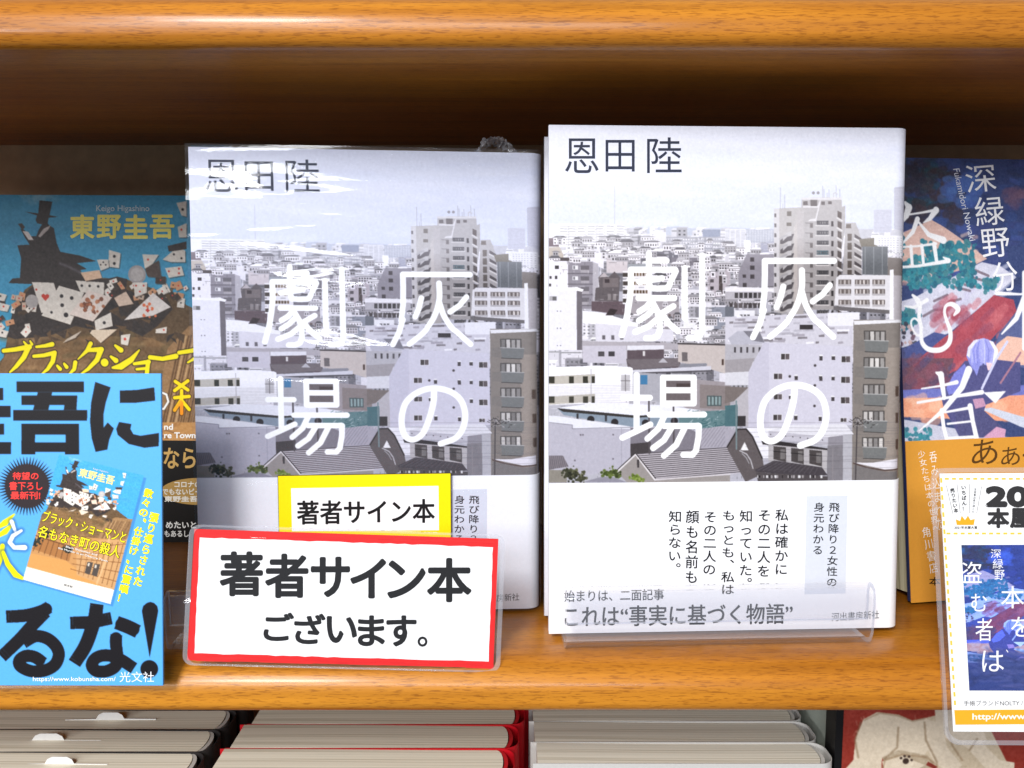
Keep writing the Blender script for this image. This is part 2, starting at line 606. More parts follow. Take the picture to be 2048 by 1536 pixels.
# the far town: many small pale blocks
cv.poly(A1((0, 590), (2030, 600), (2030, 2000), (0, 2000)), (205, 204, 214))
cv.poly(A1((560, 592), (720, 584), (840, 600), (1000, 590), (1260, 600), (1260, 640), (560, 630)), (198, 202, 218))
for row, (yb, n, hmin, hmax, ws) in enumerate([(640, 46, 20, 50, 60), (690, 46, 24, 60, 70), (740, 44, 30, 70, 80),
                                              (800, 40, 40, 90, 95), (880, 36, 50, 110, 110), (980, 34, 60, 120, 120),
                                              (1080, 34, 50, 110, 120), (1180, 34, 40, 90, 130), (1290, 34, 40, 90, 140),
                                              (1400, 32, 40, 90, 150), (1500, 30, 40, 90, 150)]):
    for k in range(n):
        x = random.uniform(-40, 2000)
        w, h = random.uniform(.4, 1) * ws, random.uniform(hmin, hmax)
        gcol = random.choice([236, 230, 222, 240, 212, 196, 180, 226, 160 if row > 2 else 205])
        c = np.array([gcol, gcol - 2, gcol + 7])
        cv.poly(A1(*rect(x, yb - h, x + w, yb + 60)), c)
        cv.poly(A1((x, yb - h), (x + w, yb - h), (x + w + 8, yb - h - 7), (x + 10, yb - h - 7)), np.minimum(c + 14, 248))
        if random.random() < .5:
            cv.poly(A1(*rect(x + w * .68, yb - h, x + w, yb + 60)), c - random.uniform(14, 46))
        nx, ny = max(1, int(w / 22)), max(1, int(h / 20))
        dk = gcol - random.uniform(26, 84)
        if random.random() < .45:
            for j in range(ny):
                y = yb - h + 8 + j * 20
                cv.stroke(A1((x + 4, y), (x + w - 6, y)), 2.2, (dk, dk, dk + 5), .8)
        else:
            cv.wins(A1, x + 3, yb - h + 5, x + w - 3, yb, nx, ny, .42, .4, (dk, dk, dk + 5))
# the long pale apartment block on the left
cv.poly(P1((40, 100), (300, 95), (480, 100), (870, 105), (900, 200), (940, 220), (940, 330), (560, 350), (40, 360)), (240, 239, 246))
for bx in (165, 255, 360, 470, 565, 680, 790):
    for j in range(8):
        y = 118 + j * 29
        cv.poly(P1((bx, y), (bx + 78, y + 2), (bx + 78, y + 13), (bx, y + 11)), (176, 174, 178) if (j + bx) % 3 else (200, 196, 196), .85)
        cv.stroke(P1((bx + 80, y + 8), (bx + 100, y + 20)), 1.2, (196, 194, 198))
for j in range(4):
    cv.stroke(P1((600 + j * 40, 238 + j * 29), (940, 238 + j * 29)), 2.4, (150, 148, 155), .9)
    cv.stroke(P1((1340, 250 + j * 38), (2010, 246 + j * 42)), 2.2, (170, 170, 182), .9)
cv.wins(P1, 1340, 250, 2010, 410, 24, 4, .3, .4, (176, 176, 188))
cv.poly(P1(*rect(1220, 190, 1340, 300)), (228, 226, 234))
cv.poly(P1(*rect(1745, 160, 1940, 240)), (160, 165, 185))
cv.poly(P1((40, 255), (155, 255), (155, 350), (40, 350)), (142, 130, 138))
cv.poly(P1((40, 360), (160, 352), (205, 440), (205, 500), (40, 500)), (206, 198, 194))
for a in ((1060, 362, 1145, 510), (1210, 405, 1320, 470), (1370, 315, 1410, 520), (1420, 365, 1500, 480), (840, 405, 955, 520)):
    cv.poly(P1(*rect(*a)), (148, 146, 156))
for j in range(5):
    cv.poly(P1(*rect(965, 372 + j * 56, 1065, 400 + j * 56)), (170, 168, 174))
    cv.wins(P1, 965, 372 + j * 56, 1065, 400 + j * 56, 4, 1, .3, .8, (226, 224, 230))
cv.poly(P1(*rect(315, 350, 490, 480)), (242, 241, 248))
cv.poly(P1((500, 395), (600, 395), (650, 450), (650, 600), (500, 520)), (236, 234, 243))
cv.poly(P1(*rect(680, 455, 915, 640)), (222, 216, 222))
cv.stroke(P1((690, 490), (880, 490)), 1.6, (185, 178, 184))
cv.poly(P1((915, 545), (1390, 545), (1390, 580), (915, 590)), (186, 188, 196))
# two blocks right of the tower's foot on the horizon
cv.poly(P2(*rect(0, 485, 228, 690)), (228, 227, 236))
cv.wins(P2, 0, 495, 228, 680, 4, 14, .8, .4, (188, 188, 198), 6)
cv.poly(P2(*rect(232, 495, 540, 640)), (190, 192, 206))
cv.wins(P2, 232, 500, 530, 640, 10, 9, .7, .35, (228, 228, 236), 6)
cv.poly(P2((210, 610), (282, 615), (282, 740), (205, 740)), (246, 245, 250))
cv.poly(P2((395, 640), (540, 625), (540, 745), (395, 745)), (186, 186, 202))
# left middle: the white and grey flats, dark house, brown hall
cv.poly(P1((40, 515), (255, 515), (255, 810), (40, 810)), (240, 238, 246))
for a in ((108, 560, 155, 598), (108, 672, 136, 710), (50, 675, 72, 708), (45, 760, 66, 790)):
    cv.poly(P1(*rect(*a)), (110, 105, 110))
cv.poly(P1((255, 515), (530, 515), (530, 1040), (255, 1040)), (178, 174, 184))
for j in range(4):
    y = 560 + j * 118
    cv.poly(P1(*rect(305, y, 366, y + 44)), (235, 234, 240))
    cv.poly(P1(*rect(312, y + 6, 333, y + 38)), (160, 158, 166))
    cv.poly(P1(*rect(395, y, 488, y + 75)), (150, 146, 154))
    cv.poly(P1(*rect(395, y + 48, 488, y + 78)), (196, 192, 200))
    cv.stroke(P1((255, y + 88), (530, y + 88)), 2, (150, 146, 155))
cv.poly(P1(*rect(95, 470, 320, 508)), (120, 112, 116))
cv.poly(P1((530, 520), (590, 540), (590, 1040), (530, 1040)), (204, 201, 210))
cv.poly(P1((590, 690), (640, 640), (700, 690), (770, 625), (830, 690), (815, 960), (550, 950), (560, 810), (600, 800)), (140, 133, 138))
cv.poly(P1((600, 690), (655, 635), (700, 685)), (206, 200, 206))
cv.poly(P1(*rect(640, 700, 812, 800)), (158, 150, 154))
cv.poly(P1(*rect(660, 710, 712, 752)), (110, 100, 106))
cv.wins(P1, 680, 865, 800, 950, 2, 1, .6, .8, (176, 170, 174))
cv.poly(P1((515, 955), (885, 955), (880, 1110), (515, 1060)), (140, 126, 134))
for k in range(4):
    y = 640 + k * 95
    cv.poly(P1(*rect(860, y - 20, 1180, y + 62)), (238, 236, 242))
    cv.poly(P1(*rect(862, y, 922, y + 44)), (112, 104, 102))
    cv.wins(P1, 975, y, 1140, y + 40, 5, 1, .7, .9, (150, 132, 118), 26)
cv.poly(P1((1400, 470), (1880, 475), (1800, 560), (1620, 560), (1480, 1000), (1190, 880), (1390, 560)), (162, 158, 168))
cv.poly(P1((1800, 550), (2048, 545), (2048, 920), (1800, 900)), (206, 200, 208))
cv.wins(P1, 1815, 690, 1880, 850, 1, 2, .6, .45, (120, 114, 120))
cv.poly(P1(*rect(1925, 610, 1965, 890)), (120, 110, 112))
cv.poly(P1((1480, 820), (1840, 830), (1845, 1020), (1480, 1010)), (232, 230, 238))
cv.wins(P1, 1600, 840, 1720, 1010, 2, 2, .5, .4, (150, 148, 156))
cv.poly(P1((900, 890), (1480, 960), (1500, 1330), (900, 1130)), (192, 187, 194))
cv.wins(P1, 1350, 1080, 1520, 1160, 3, 1, .5, .6, (140, 128, 130))
cv.poly(P1(*rect(1845, 1020, 2048, 1300)), (176, 178, 190))
cv.poly(P1((1530, 1135), (1870, 1135), (1870, 1385), (1530, 1385)), (238, 237, 244))
for k in range(1700):
    x, y = random.uniform(30, 1960), random.uniform(660, 1960)
    gg = random.choice([90, 110, 240, 246, 130, 170])
    if random.random() < .5:
        cv.stroke(A1((x, y), (x + random.uniform(4, 30), y + random.uniform(-2, 2))), 1.0, (gg, gg - 2, gg + 4), .5)
    else:
        cv.stroke(A1((x, y), (x, y + random.uniform(4, 18))), 0.9, (gg, gg - 2, gg + 4), .5)
# small houses crowded between the blocks
for (xa, xb, ya, yb_, n) in ((560, 1260, 660, 1000, 120), (430, 1250, 1060, 1290, 110), (20, 560, 640, 760, 50), (900, 1260, 1150, 1300, 40)):
    for y in sorted(random.uniform(ya, yb_) for _ in range(n)):
        x, w, h, rh = random.uniform(xa, xb), random.uniform(22, 80), random.uniform(12, 40), random.uniform(4, 14)
        gcol = random.choice([238, 228, 218, 244, 206, 190])
        rc = random.choice([150, 168, 186, 214, 240, 246, 132])
        cv.poly(A1(*rect(x, y, x + w, y + h)), (gcol, gcol - 3, gcol + 5))
        cv.poly(A1((x - 3, y), (x + w * .2, y - rh), (x + w * .85, y - rh), (x + w + 3, y)), (rc, rc - 2, rc + 5))
        cv.stroke(A1((x - 3, y), (x + w + 3, y)), .9, (120, 116, 122), .7)
        dk = random.randint(90, 150)
        cv.wins(A1, x + 2, y + 3, x + w - 2, y + h - 2, max(1, int(w / 14)), max(1, int(h / 16)), .45, .5, (dk, dk - 3, dk))
# foreground roofs on the left
cv.poly(P1((40, 800), (350, 800), (430, 825), (410, 850), (40, 850)), (246, 245, 250))
cv.poly(P1((40, 825), (352, 838), (352, 1494), (40, 1494)), (237, 236, 245))
cv.poly(P1((352, 838), (410, 850), (412, 1494), (352, 1494)), (152, 147, 155))
cv.poly(P1(*rect(50, 902, 128, 948)), (150, 148, 152))
cv.poly(P1(*rect(50, 902, 84, 948)), (200, 198, 204))
for y in (1065, 1255, 1447):
    cv.wins(P1, 120, y - 8, 190, y + 6, 2, 1, .3, .9, (150, 148, 158))
cv.poly(P1((415, 1060), (620, 1080), (1030, 1200), (1030, 1240), (415, 1200)), (242, 241, 247))
cv.poly(P1((560, 1200), (1420, 1270), (1420, 1400), (560, 1400)), (228, 226, 236))
cv.wins(P1, 600, 1320, 900, 1390, 3, 1, .35, .7, (150, 146, 154))
cv.poly(P1((415, 1395), (1480, 1420), (1480, 1494), (415, 1494)), (200, 196, 204))
cv.poly(P1((670, 1110), (720, 1035), (805, 1050), (760, 1110)), (96, 84, 88))
cv.poly(P3((400, 60), (860, 60), (860, 250), (400, 240)), (216, 213, 224))
cv.wins(P3, 540, 115, 760, 180, 2, 1, .6, .8, (120, 116, 122))
cv.poly(P3((870, 110), (1260, 100), (1260, 200), (1410, 200), (1410, 300), (870, 260)), (136, 124, 132))
cv.poly(P3((870, 60), (1260, 55), (1260, 98), (870, 108)), (232, 231, 240))
cv.poly(P3(*rect(1035, 118, 1060, 170)), (226, 224, 228))
cv.poly(P3((860, 200), (1420, 190), (1440, 280), (880, 320)), (142, 134, 140))
for k in range(9):
    cv.stroke(P3((870 + k * 8, 215 + k * 11), (1420, 200 + k * 9)), 1, (176, 170, 176), .7)
cv.poly(P3((1200, 240), (1250, 190), (1300, 240)), (206, 204, 212))
cv.poly(P3((1410, 40), (1960, 60), (1960, 370), (1720, 300), (1410, 230)), (214, 207, 208))
cv.stroke(P3((1410, 38), (1960, 52)), 3, (112, 106, 110))
cv.poly(P3(*rect(1450, 130, 1510, 225)), (150, 144, 148))
cv.wins(P3, 1860, 200, 1950, 270, 2, 1, .5, .9, (130, 112, 106))
cv.stroke(P3((1440, 272), (1700, 262)), 6, (172, 172, 182))
cv.poly(P3((930, 320), (1760, 275), (1760, 320), (930, 360)), (222, 221, 231))
cv.stroke(P3((930, 352), (1765, 325)), 2.4, (120, 116, 124))
# white gallery block
cv.poly(P3((38, 290), (540, 270), (900, 285), (930, 300), (930, 600), (800, 660), (38, 690)), (243, 242, 249))
cv.poly(P3((38, 385), (530, 360), (530, 455), (38, 470)), (212, 208, 205))
cv.poly(P3((38, 600), (530, 570), (530, 655), (38, 685)), (212, 208, 205))
for (x0, x1) in ((40, 102), (255, 305), (402, 455), (494, 528)):
    cv.poly(P3(*rect(x0, 385, x1, 458)), (96, 94, 84))
    cv.poly(P3(*rect(x0, 596, x1, 666)), (100, 98, 88))
cv.stroke(P3((488, 310), (488, 660)), 1.6, (206, 204, 210))
cv.poly(P3(*rect(805, 370, 900, 540)), (212, 210, 216))
cv.stroke(P3((852, 370), (852, 540)), 1.4, (150, 146, 150))
cv.stroke(P3((805, 432), (900, 432)), 1.4, (150, 146, 150))
# sloping metal roof, grey shed
cv.poly(P3((930, 340), (1240, 360), (1240, 660), (930, 620)), (196, 195, 204))
cv.poly(P3(*rect(1010, 372, 1085, 470)), (110, 160, 195))
cv.poly(P3((1380, 400), (1960, 450), (1960, 760), (1600, 780), (1380, 660)), (188, 182, 188))
cv.poly(P3((1640, 470), (1960, 490), (1960, 740), (1640, 720)), (172, 164, 166))
cv.poly(P3(*rect(1715, 590, 1870, 700)), (126, 136, 140))
cv.wins(P3, 1720, 595, 1868, 695, 4, 1, .55, .85, (176, 190, 194))
cv.poly(P3(*rect(1280, 430, 1540, 650)), (150, 142, 146))
cv.poly(P3(*rect(1390, 460, 1540, 500)), (118, 106, 108))
cv.poly(P3((130, 720), (560, 665), (1250, 690), (1660, 745), (1090, 800), (960, 802)), (238, 238, 247))
cv.poly(P3((130, 725), (960, 802), (1090, 798), (1500, 770), (1500, 900), (900, 920), (200, 795)), (172, 182, 196))
cv.poly(P3((130, 722), (960, 800), (1090, 796), (1090, 815), (960, 826), (190, 760)), (96, 92, 92))
for x, y in ((485, 842), (738, 872), (1064, 880), (1370, 858)):
    cv.dot(P3((x, y)), 7, (84, 80, 86))
for x in (344, 645):
    cv.poly(P3(*rect(x - 10, 780, x + 10, 860)), (96, 94, 100))
cv.poly(P3((1420, 770), (1960, 740), (1960, 920), (1640, 940), (1420, 900)), (142, 166, 172))
for k in range(70):
    x, y = random.uniform(1500, 1960), random.uniform(750, 920)
    cv.stroke(P3((x, y), (x + random.uniform(-50, 60), y + random.uniform(-30, 30))), 1.4,
              random.choice([(90, 132, 140), (206, 214, 220), (120, 150, 156)]), .8)
cv.poly(P3((905, 930), (1500, 930), (1660, 1000), (1930, 1140), (905, 1240)), (166, 162, 172))
cv.poly(P3((1650, 940), (1960, 900), (1960, 1140), (1650, 1150)), (196, 193, 204))
for k in range(16):
    cv.stroke(P3((1400 + k * 36, 1130), (1560 + k * 34, 930)), .9, (158, 154, 166), .7)
cv.poly(P3((905, 1100), (1120, 1080), (1120, 1190), (960, 1210), (905, 1240)), (112, 106, 110))
cv.poly(P3((38, 800), (290, 850), (900, 920), (905, 1240), (760, 1380), (38, 1500)), (206, 204, 216))
cv.poly(P3((38, 800), (130, 805), (900, 915), (900, 940), (290, 940), (290, 900), (38, 880)), (234, 234, 243))
cv.stroke(P3((38, 873), (290, 900), (290, 940), (900, 925)), 1.6, (180, 178, 190))
cv.stroke(P3((810, 930), (810, 1330)), 1.2, (190, 188, 200))
for x, y in ((376, 1005), (402, 1005), (722, 1003), (316, 1275), (722, 1258)):
    cv.poly(P3(*rect(x - 9, y - 9, x + 9, y + 9)), (160, 156, 166))
# tiled house in front
cv.poly(P3((960, 1205), (760, 1395), (870, 1510), (1960, 1510), (1960, 1430), (1165, 1475)), (186, 181, 182))
cv.poly(P3((960, 1205), (1940, 1138), (2100, 1390), (1165, 1475)), (212, 208, 213))
for k in range(14):
    t = k / 13
    a, b = np.array([965 + 200 * t, 1208 + 266 * t]), np.array([1940 + 160 * t, 1140 + 252 * t])
    cv.stroke(P3(tuple(a), tuple(b)), 1.7, (96, 90, 98), .8)
    cv.stroke(P3(tuple(a + 10), tuple(b + 10)), 2.0, (216, 212, 220), .8)
cv.stroke(P3((755, 1400), (960, 1208), (1165, 1478)), 4.0, (236, 233, 238))
cv.stroke(P3((752, 1388), (958, 1197), (1170, 1466)), 1.6, (82, 76, 80))
cv.stroke(P3((1165, 1478), (1960, 1420)), 2.6, (226, 222, 228))
cv.poly(P3(*rect(975, 1265, 998, 1350)), (110, 104, 108))
cv.poly(P3((38, 1225), (190, 1225), (250, 1340), (38, 1375)), (150, 144, 152))
for k in range(9):
    cv.stroke(P3((40 + k * 20, 1230), (55 + k * 22, 1360)), 1, (196, 192, 200), .7)
cv.poly(P3((38, 1375), (240, 1380), (230, 1510), (38, 1510)), (176, 172, 168))
cv.poly(P3((400, 1505), (590, 1450), (720, 1452), (880, 1510)), (178, 176, 188))
for (x, y, r, c) in ((270, 1385, 14, (122, 124, 104)), (230, 1420, 14, (104, 106, 88)), (340, 1410, 16, (128, 128, 106)),
                     (290, 1450, 15, (96, 98, 80)), (390, 1470, 10, (112, 112, 94)), (640, 1420, 13, (120, 134, 80)),
                     (700, 1395, 15, (134, 146, 92)), (760, 1420, 10, (112, 124, 76)), (940, 1455, 10, (150, 166, 96)),
                     (1010, 1480, 8, (160, 172, 110))):
    for k in range(26):
        a, q = random.uniform(0, 6.3), random.uniform(0, r * 5)
        cv.dot(P3((x + cos(a) * q, y + sin(a) * q * .8)), random.uniform(1.2, 3.2), np.array(c) + random.uniform(-30, 26), .9)
# the tower
cv.poly(P2((540, 262), (870, 245), (870, 1494), (540, 1400)), (196, 192, 194))
cv.poly(P2((540, 262), (600, 262), (600, 1400), (540, 1400)), (214, 211, 216))
cv.poly(P2((845, 140), (1290, 135), (1295, 240), (1330, 230), (1330, 480), (1240, 1000), (1210, 1380), (860, 1380), (860, 260), (845, 255)), (190, 186, 189))
cv.poly(P2((845, 140), (1290, 135), (1290, 165), (845, 165)), (222, 219, 224))
cv.poly(P2((1050, 170), (1060, 170), (1010, 400), (920, 400), (940, 380), (1000, 370), (1030, 250), (860, 250), (860, 235), (1030, 225)), (226, 223, 228))
for a in ((865, 180, 915, 222), (945, 165, 1020, 235), (1065, 182, 1105, 222), (1140, 180, 1180, 212)):
    cv.poly(P2(*rect(*a)), (128, 122, 124))
cv.poly(P2((760, 470), (865, 300), (865, 1400), (760, 1400)), (206, 200, 201))
cv.poly(P2((800, 290), (870, 280), (870, 1400), (800, 1400)), (198, 193, 196))
for j in range(10):
    y = 400 + j * 110
    if 395 < y:
        cv.poly(P2(*rect(1015, y - 4, 1145, y + 42)), (110, 108, 114) if j != 3 else (110, 128, 138))
        cv.wins(P2, 1015, y, 1145, y + 38, 5, 1, .5, .7, (142, 138, 140), 22)
        cv.stroke(P2((1005, y + 50), (1150, y + 50)), 2, (222, 218, 220))
        cv.poly(P2(*rect(1175, y + 0, 1200, y + 60)), (100, 95, 98))
        cv.poly(P2(*rect(940, y + 20, 972, y + 75)), (140, 134, 136))
        cv.stroke(P2((890, y + 20), (970, y + 26)), 1.4, (150, 145, 148))
for j in range(11):
    y = 285 + j * 110
    cv.poly(P2((1245, y), (1290, y + 20), (1290, y + 95), (1245, y + 70)), (122, 114, 114))
    cv.stroke(P2((1242, y + 80), (1295, y + 112)), 2.6, (224, 220, 222))
    cv.poly(P2(*rect(545, y + 30, 568, y + 72)), (132, 128, 132))
for j in range(9):
    y = 560 + j * 107
    cv.poly(P2((610, y + 50), (700, y - 10), (765, y - 20), (740, y + 55), (700, y + 62), (640, y + 92), (610, y + 92)), (126, 121, 126))
    cv.poly(P2((640, y + 30), (690, y - 40), (735, y - 45), (735, y + 2), (690, y + 12), (640, y + 62)), (204, 201, 205))
    cv.poly(P2((600, y + 60), (650, y + 20), (690, y + 5), (690, y - 15), (640, y), (600, y + 30)), (188, 185, 190))
cv.poly(P2(*rect(685, 290, 735, 345)), (140, 134, 132))
cv.poly(P2(*rect(680, 415, 735, 455)), (140, 134, 132))
for x, y0, y1 in ((612, 30, 260), (660, 110, 260), (1080, 10, 140), (1095, 50, 140), (1150, 50, 140), (1230, 5, 140), (1270, 50, 140), (1130, 90, 140), (640, 210, 262)):
    cv.stroke(P2((x, y0), (x, y1)), 1.1, (170, 168, 176), .8)
for x in (978, 1030):
    cv.dot(P2((x, 88)), 3, (160, 156, 162))
cv.stroke(P2((1200, 130), (1200, 95), (1220, 85), (1240, 100)), 2.4, (206, 204, 210))
# blocks right of the tower
cv.poly(P2((1335, 420), (1445, 415), (1470, 480), (1510, 620), (1510, 990), (1300, 990)), (194, 190, 193))
for j in range(6):
    y = 540 + j * 100
    cv.poly(P2(*rect(1355, y, 1402, y + 78)), (132, 124, 122))
    cv.poly(P2((1432, y), (1510, y + 52), (1510, y + 80), (1432, y + 40)), (120, 114, 118))
    cv.stroke(P2((1430, y + 50), (1512, y + 96)), 2.4, (224, 221, 224))
cv.poly(P2((1340, 435), (1395, 430), (1395, 480), (1340, 480)), (140, 132, 130))
cv.poly(P2((1480, 600), (1690, 580), (1690, 680), (1510, 690)), (150, 144, 138))
cv.poly(P2((1650, 560), (1960, 560), (1960, 770), (1650, 660)), (238, 237, 243))
cv.wins(P2, 1690, 575, 1950, 760, 8, 7, .5, .35, (196, 194, 204), 8)
cv.poly(P2((1520, 680), (1800, 680), (1800, 1000), (1520, 990)), (146, 148, 154))
for x in (1550, 1645, 1740):
    cv.stroke(P2((x, 690), (x, 990)), 1.4, (176, 178, 184))
cv.poly(P2((1800, 800), (1945, 810), (1945, 1000), (1800, 1000)), (166, 160, 160))
cv.poly(P2((1645, 275), (1845, 268), (1845, 525), (1645, 530)), (212, 212, 226))
cv.wins(P2, 1645, 280, 1845, 525, 3, 16, .94, .35, (196, 196, 212), 4)
cv.poly(P2((1872, 30), (1990, 5), (1990, 540), (1872, 480)), (192, 191, 206))
cv.wins(P2, 1872, 40, 1985, 480, 1, 26, .9, .35, (206, 206, 220), 3)
cv.poly(P2((1230, 1030), (1270, 995), (1860, 1000), (1860, 1300), (1820, 1420), (1210, 1330)), (232, 230, 236))
for j, y in enumerate((1048, 1150, 1272)):
    for (x0, x1, n) in ((1255, 1395, 3), (1435, 1600, 4), (1630, 1770, 3)):
        cv.poly(P2(*rect(x0, y, x1, y + 70)), (150, 142, 142))
        cv.wins(P2, x0, y, x1, y + 70, n, 1, .45, .85, (210, 205, 206), 24)
        cv.poly(P2(*rect(x0, y + 52, x1, y + 74)), (206, 203, 208))
cv.poly(P2((1200, 1340), (1820, 1385), (1820, 1425), (1200, 1385)), (150, 146, 150))
cv.poly(P2((1825, 940), (1865, 935), (1870, 1494), (1822, 1494)), (243, 242, 248))
cv.poly(P2((1865, 1000), (1945, 1000), (1945, 1494), (1865, 1494)), (206, 202, 208))
cv.poly(P2((240, 765), (540, 770), (540, 1120), (150, 1130), (150, 960)), (178, 174, 184))
for a in ((278, 800, 322, 848), (278, 893, 326, 940), (278, 990, 326, 1038), (195, 990, 232, 1026), (195, 1085, 240, 1130)):
    cv.poly(P2(*rect(*a)), (116, 110, 116))
cv.poly(P2((0, 1130), (540, 1140), (540, 1190), (0, 1200)), (238, 236, 243))
cv.poly(P2(*rect(0, 1180, 520, 1270)), (206, 203, 211))
cv.wins(P2, 100, 1185, 410, 1260, 6, 1, .75, .8, (120, 116, 120), 20)
cv.wins(P2, 40, 1300, 410, 1370, 7, 1, .75, .8, (120, 114, 118), 20)
cv.poly(P2((0, 1345), (100, 1350), (100, 1494), (0, 1494)), (150, 152, 162))
cv.poly(P2((100, 1385), (330, 1390), (330, 1494), (100, 1494)), (236, 235, 242))
cv.wins(P2, 160, 1430, 280, 1470, 3, 1, .7, .8, (150, 148, 154))
# roofs under the tower and the plain white flats
cv.poly(P4((0, 60), (1120, 20), (1120, 320), (0, 320)), (222, 220, 230))
for k in range(60):
    x, y = random.uniform(0, 1000), random.uniform(40, 300)
    w = random.uniform(30, 140)
    cv.poly(P4((x, y), (x + w, y - random.uniform(0, 10)), (x + w, y + 16), (x, y + 18)),
            random.choice([(244, 243, 250), (190, 186, 196), (160, 155, 162), (206, 204, 214)]), .85)
cv.poly(P4((900, 25), (1180, 20), (1180, 140), (900, 140)), (238, 237, 245))
cv.poly(P4(*rect(655, 130, 770, 170)), (100, 94, 98))
cv.poly(P4((25, 250), (110, 185), (300, 180), (350, 290), (60, 310)), (206, 205, 216))
cv.poly(P4((160, 185), (300, 182), (345, 285), (240, 270)), (164, 162, 172))
cv.poly(P4((0, 300), (350, 310), (260, 440), (0, 440)), (204, 202, 210))
cv.wins(P4, 60, 320, 330, 380, 5, 1, .3, .8, (120, 116, 122))
cv.poly(P4((0, 440), (260, 420), (210, 540), (0, 560)), (190, 186, 192))
cv.poly(P4((0, 550), (215, 540), (215, 660), (0, 660)), (226, 225, 233))
cv.poly(P4((0, 670), (205, 680), (80, 800), (0, 820)), (160, 152, 152))
cv.poly(P4((80, 800), (205, 680), (205, 1020), (100, 1020)), (206, 203, 210))
cv.poly(P4((100, 930), (180, 930), (180, 1020), (100, 1020)), (100, 95, 98))
cv.poly(P4((0, 840), (110, 830), (110, 1020), (0, 1020)), (120, 150, 158))
cv.poly(P4((340, 285), (1120, 320), (1112, 1010), (205, 1030), (205, 545)), (222, 220, 232))
cv.poly(P4((340, 285), (385, 290), (385, 1030), (205, 1030), (205, 545)), (216, 214, 227))
for (x, y, w, h) in ((487, 380, 82, 58), (1018, 402, 84, 60), (425, 555, 80, 56), (1015, 583, 84, 60), (425, 735, 78, 54),
                     (1013, 763, 84, 60), (420, 915, 80, 56), (1010, 945, 60, 40)):
    cv.poly(P4(*rect(x, y, x + w, y + h)), (236, 235, 241))
    cv.poly(P4(*rect(x + 4, y + 4, x + w * .5 - 2, y + h - 4)), (112, 106, 108))
    cv.poly(P4(*rect(x + w * .5 + 2, y + 4, x + w - 4, y + h - 4)), (140, 132, 136))
for (x, y, w, h) in ((828, 400, 28, 44), (936, 402, 30, 36), (610, 575, 28, 40), (826, 578, 28, 44), (934, 582, 28, 36),
                     (560, 750, 26, 32), (932, 760, 28, 38), (822, 935, 26, 40), (605, 925, 30, 40)):
    cv.poly(P4(*rect(x, y, x + w, y + h)), (116, 110, 114))
    cv.poly(P4(*rect(x, y - 8, x + w, y + 4)), (240, 239, 245))
for p in ((790, 487), (568, 583), (788, 662), (785, 842)):
    cv.dot(P4(p), 2.6, (120, 114, 118))
# grey flats with round balconies
cv.poly(P4((1128, 85), (1530, 85), (1525, 330), (1512, 1500), (1112, 1500)), (172, 166, 164))
cv.poly(P4((1128, 95), (1535, 85), (1535, 110), (1135, 130)), (238, 237, 243))
cv.poly(P4((1400, 330), (1528, 330), (1515, 1500), (1385, 1500)), (188, 180, 176))
for j in range(5):
    y = 180 + j * 233 + (j > 1) * 4
    x = 1222 - j * 4
    cv.poly(P4(*rect(x - 4, y, x + 190, y + 100)), (128, 124, 124))
    cv.wins(P4, x, y + 6, x + 185, y + 98, 4, 1, .7, .92, (198, 195, 196), 34)
    cv.poly(P4((x, y + 85), (x + 214, y + 92), (x + 205, y + 182), (x + 190, y + 192), (x + 10, y + 185)), (160, 161, 163))
    cv.poly(P4((x - 80, y + 86), (x, y + 84), (x + 6, y + 182), (x - 80, y + 172)), (166, 161, 160))
    cv.stroke(P4((x, y + 86), (x + 212, y + 92)), 1.6, (206, 205, 208))
    cv.stroke(P4((x + 6, y + 186), (x + 192, y + 194)), 1.4, (110, 106, 108))
    if j > 1:
        cv.poly(P4(*rect(1485, y + 20, 1512, y + 110)), (134, 118, 110))
# low shops and the gable front at the bottom right
cv.poly(P4((180, 1035), (480, 1030), (480, 1300), (330, 1300)), (238, 237, 245))
cv.poly(P4((0, 1040), (90, 1050), (60, 1200), (0, 1200)), (196, 193, 204))
cv.poly(P4((60, 1130), (120, 1045), (185, 1045), (235, 1110), (330, 1310), (350, 1430), (180, 1510), (20, 1220)), (140, 133, 136))
cv.stroke(P4((20, 1200), (110, 1048), (185, 1045), (240, 1110), (325, 1300)), 3, (92, 86, 88))
cv.poly(P4((135, 1230), (172, 1158), (206, 1232)), (240, 239, 244))
cv.stroke(P4((130, 1235), (190, 1265), (225, 1320), (245, 1390)), 2.4, (206, 204, 210))
cv.stroke(P4((150, 1260), (185, 1295), (210, 1345)), 2, (186, 184, 190))
cv.poly(P4((385, 1060), (560, 1010), (1060, 1000), (1130, 1090), (905, 1120)), (232, 231, 239))
cv.poly(P4((380, 1060), (905, 1115), (905, 1180), (380, 1130)), (214, 212, 222))
cv.poly(P4((905, 1115), (1035, 1100), (1035, 1180), (905, 1190)), (180, 177, 186))
for k in range(8):
    cv.dot(P4((400 + k * 65, 1092 + k * 7)), 1.2, (130, 126, 132))
cv.poly(P4((320, 1150), (400, 1140), (900, 1215), (900, 1235), (330, 1180)), (90, 84, 88))
cv.poly(P4((380, 1180), (900, 1230), (890, 1420), (380, 1330)), (206, 203, 208))
for x in (425, 580, 740):
    cv.poly(P4((x, 1195 + (x - 425) * .1), (x + 110, 1205 + (x - 425) * .1), (x + 110, 1335 + (x - 425) * .12), (x, 1310 + (x - 425) * .12)), (118, 112, 114))
    cv.poly(P4(*rect(x + 60, 1222 + (x - 425) * .1, x + 102, 1310 + (x - 425) * .1)), (160, 156, 158))
    cv.stroke(P4((x, 1240 + (x - 425) * .1), (x + 110, 1250 + (x - 425) * .1)), 1.2, (70, 66, 70))
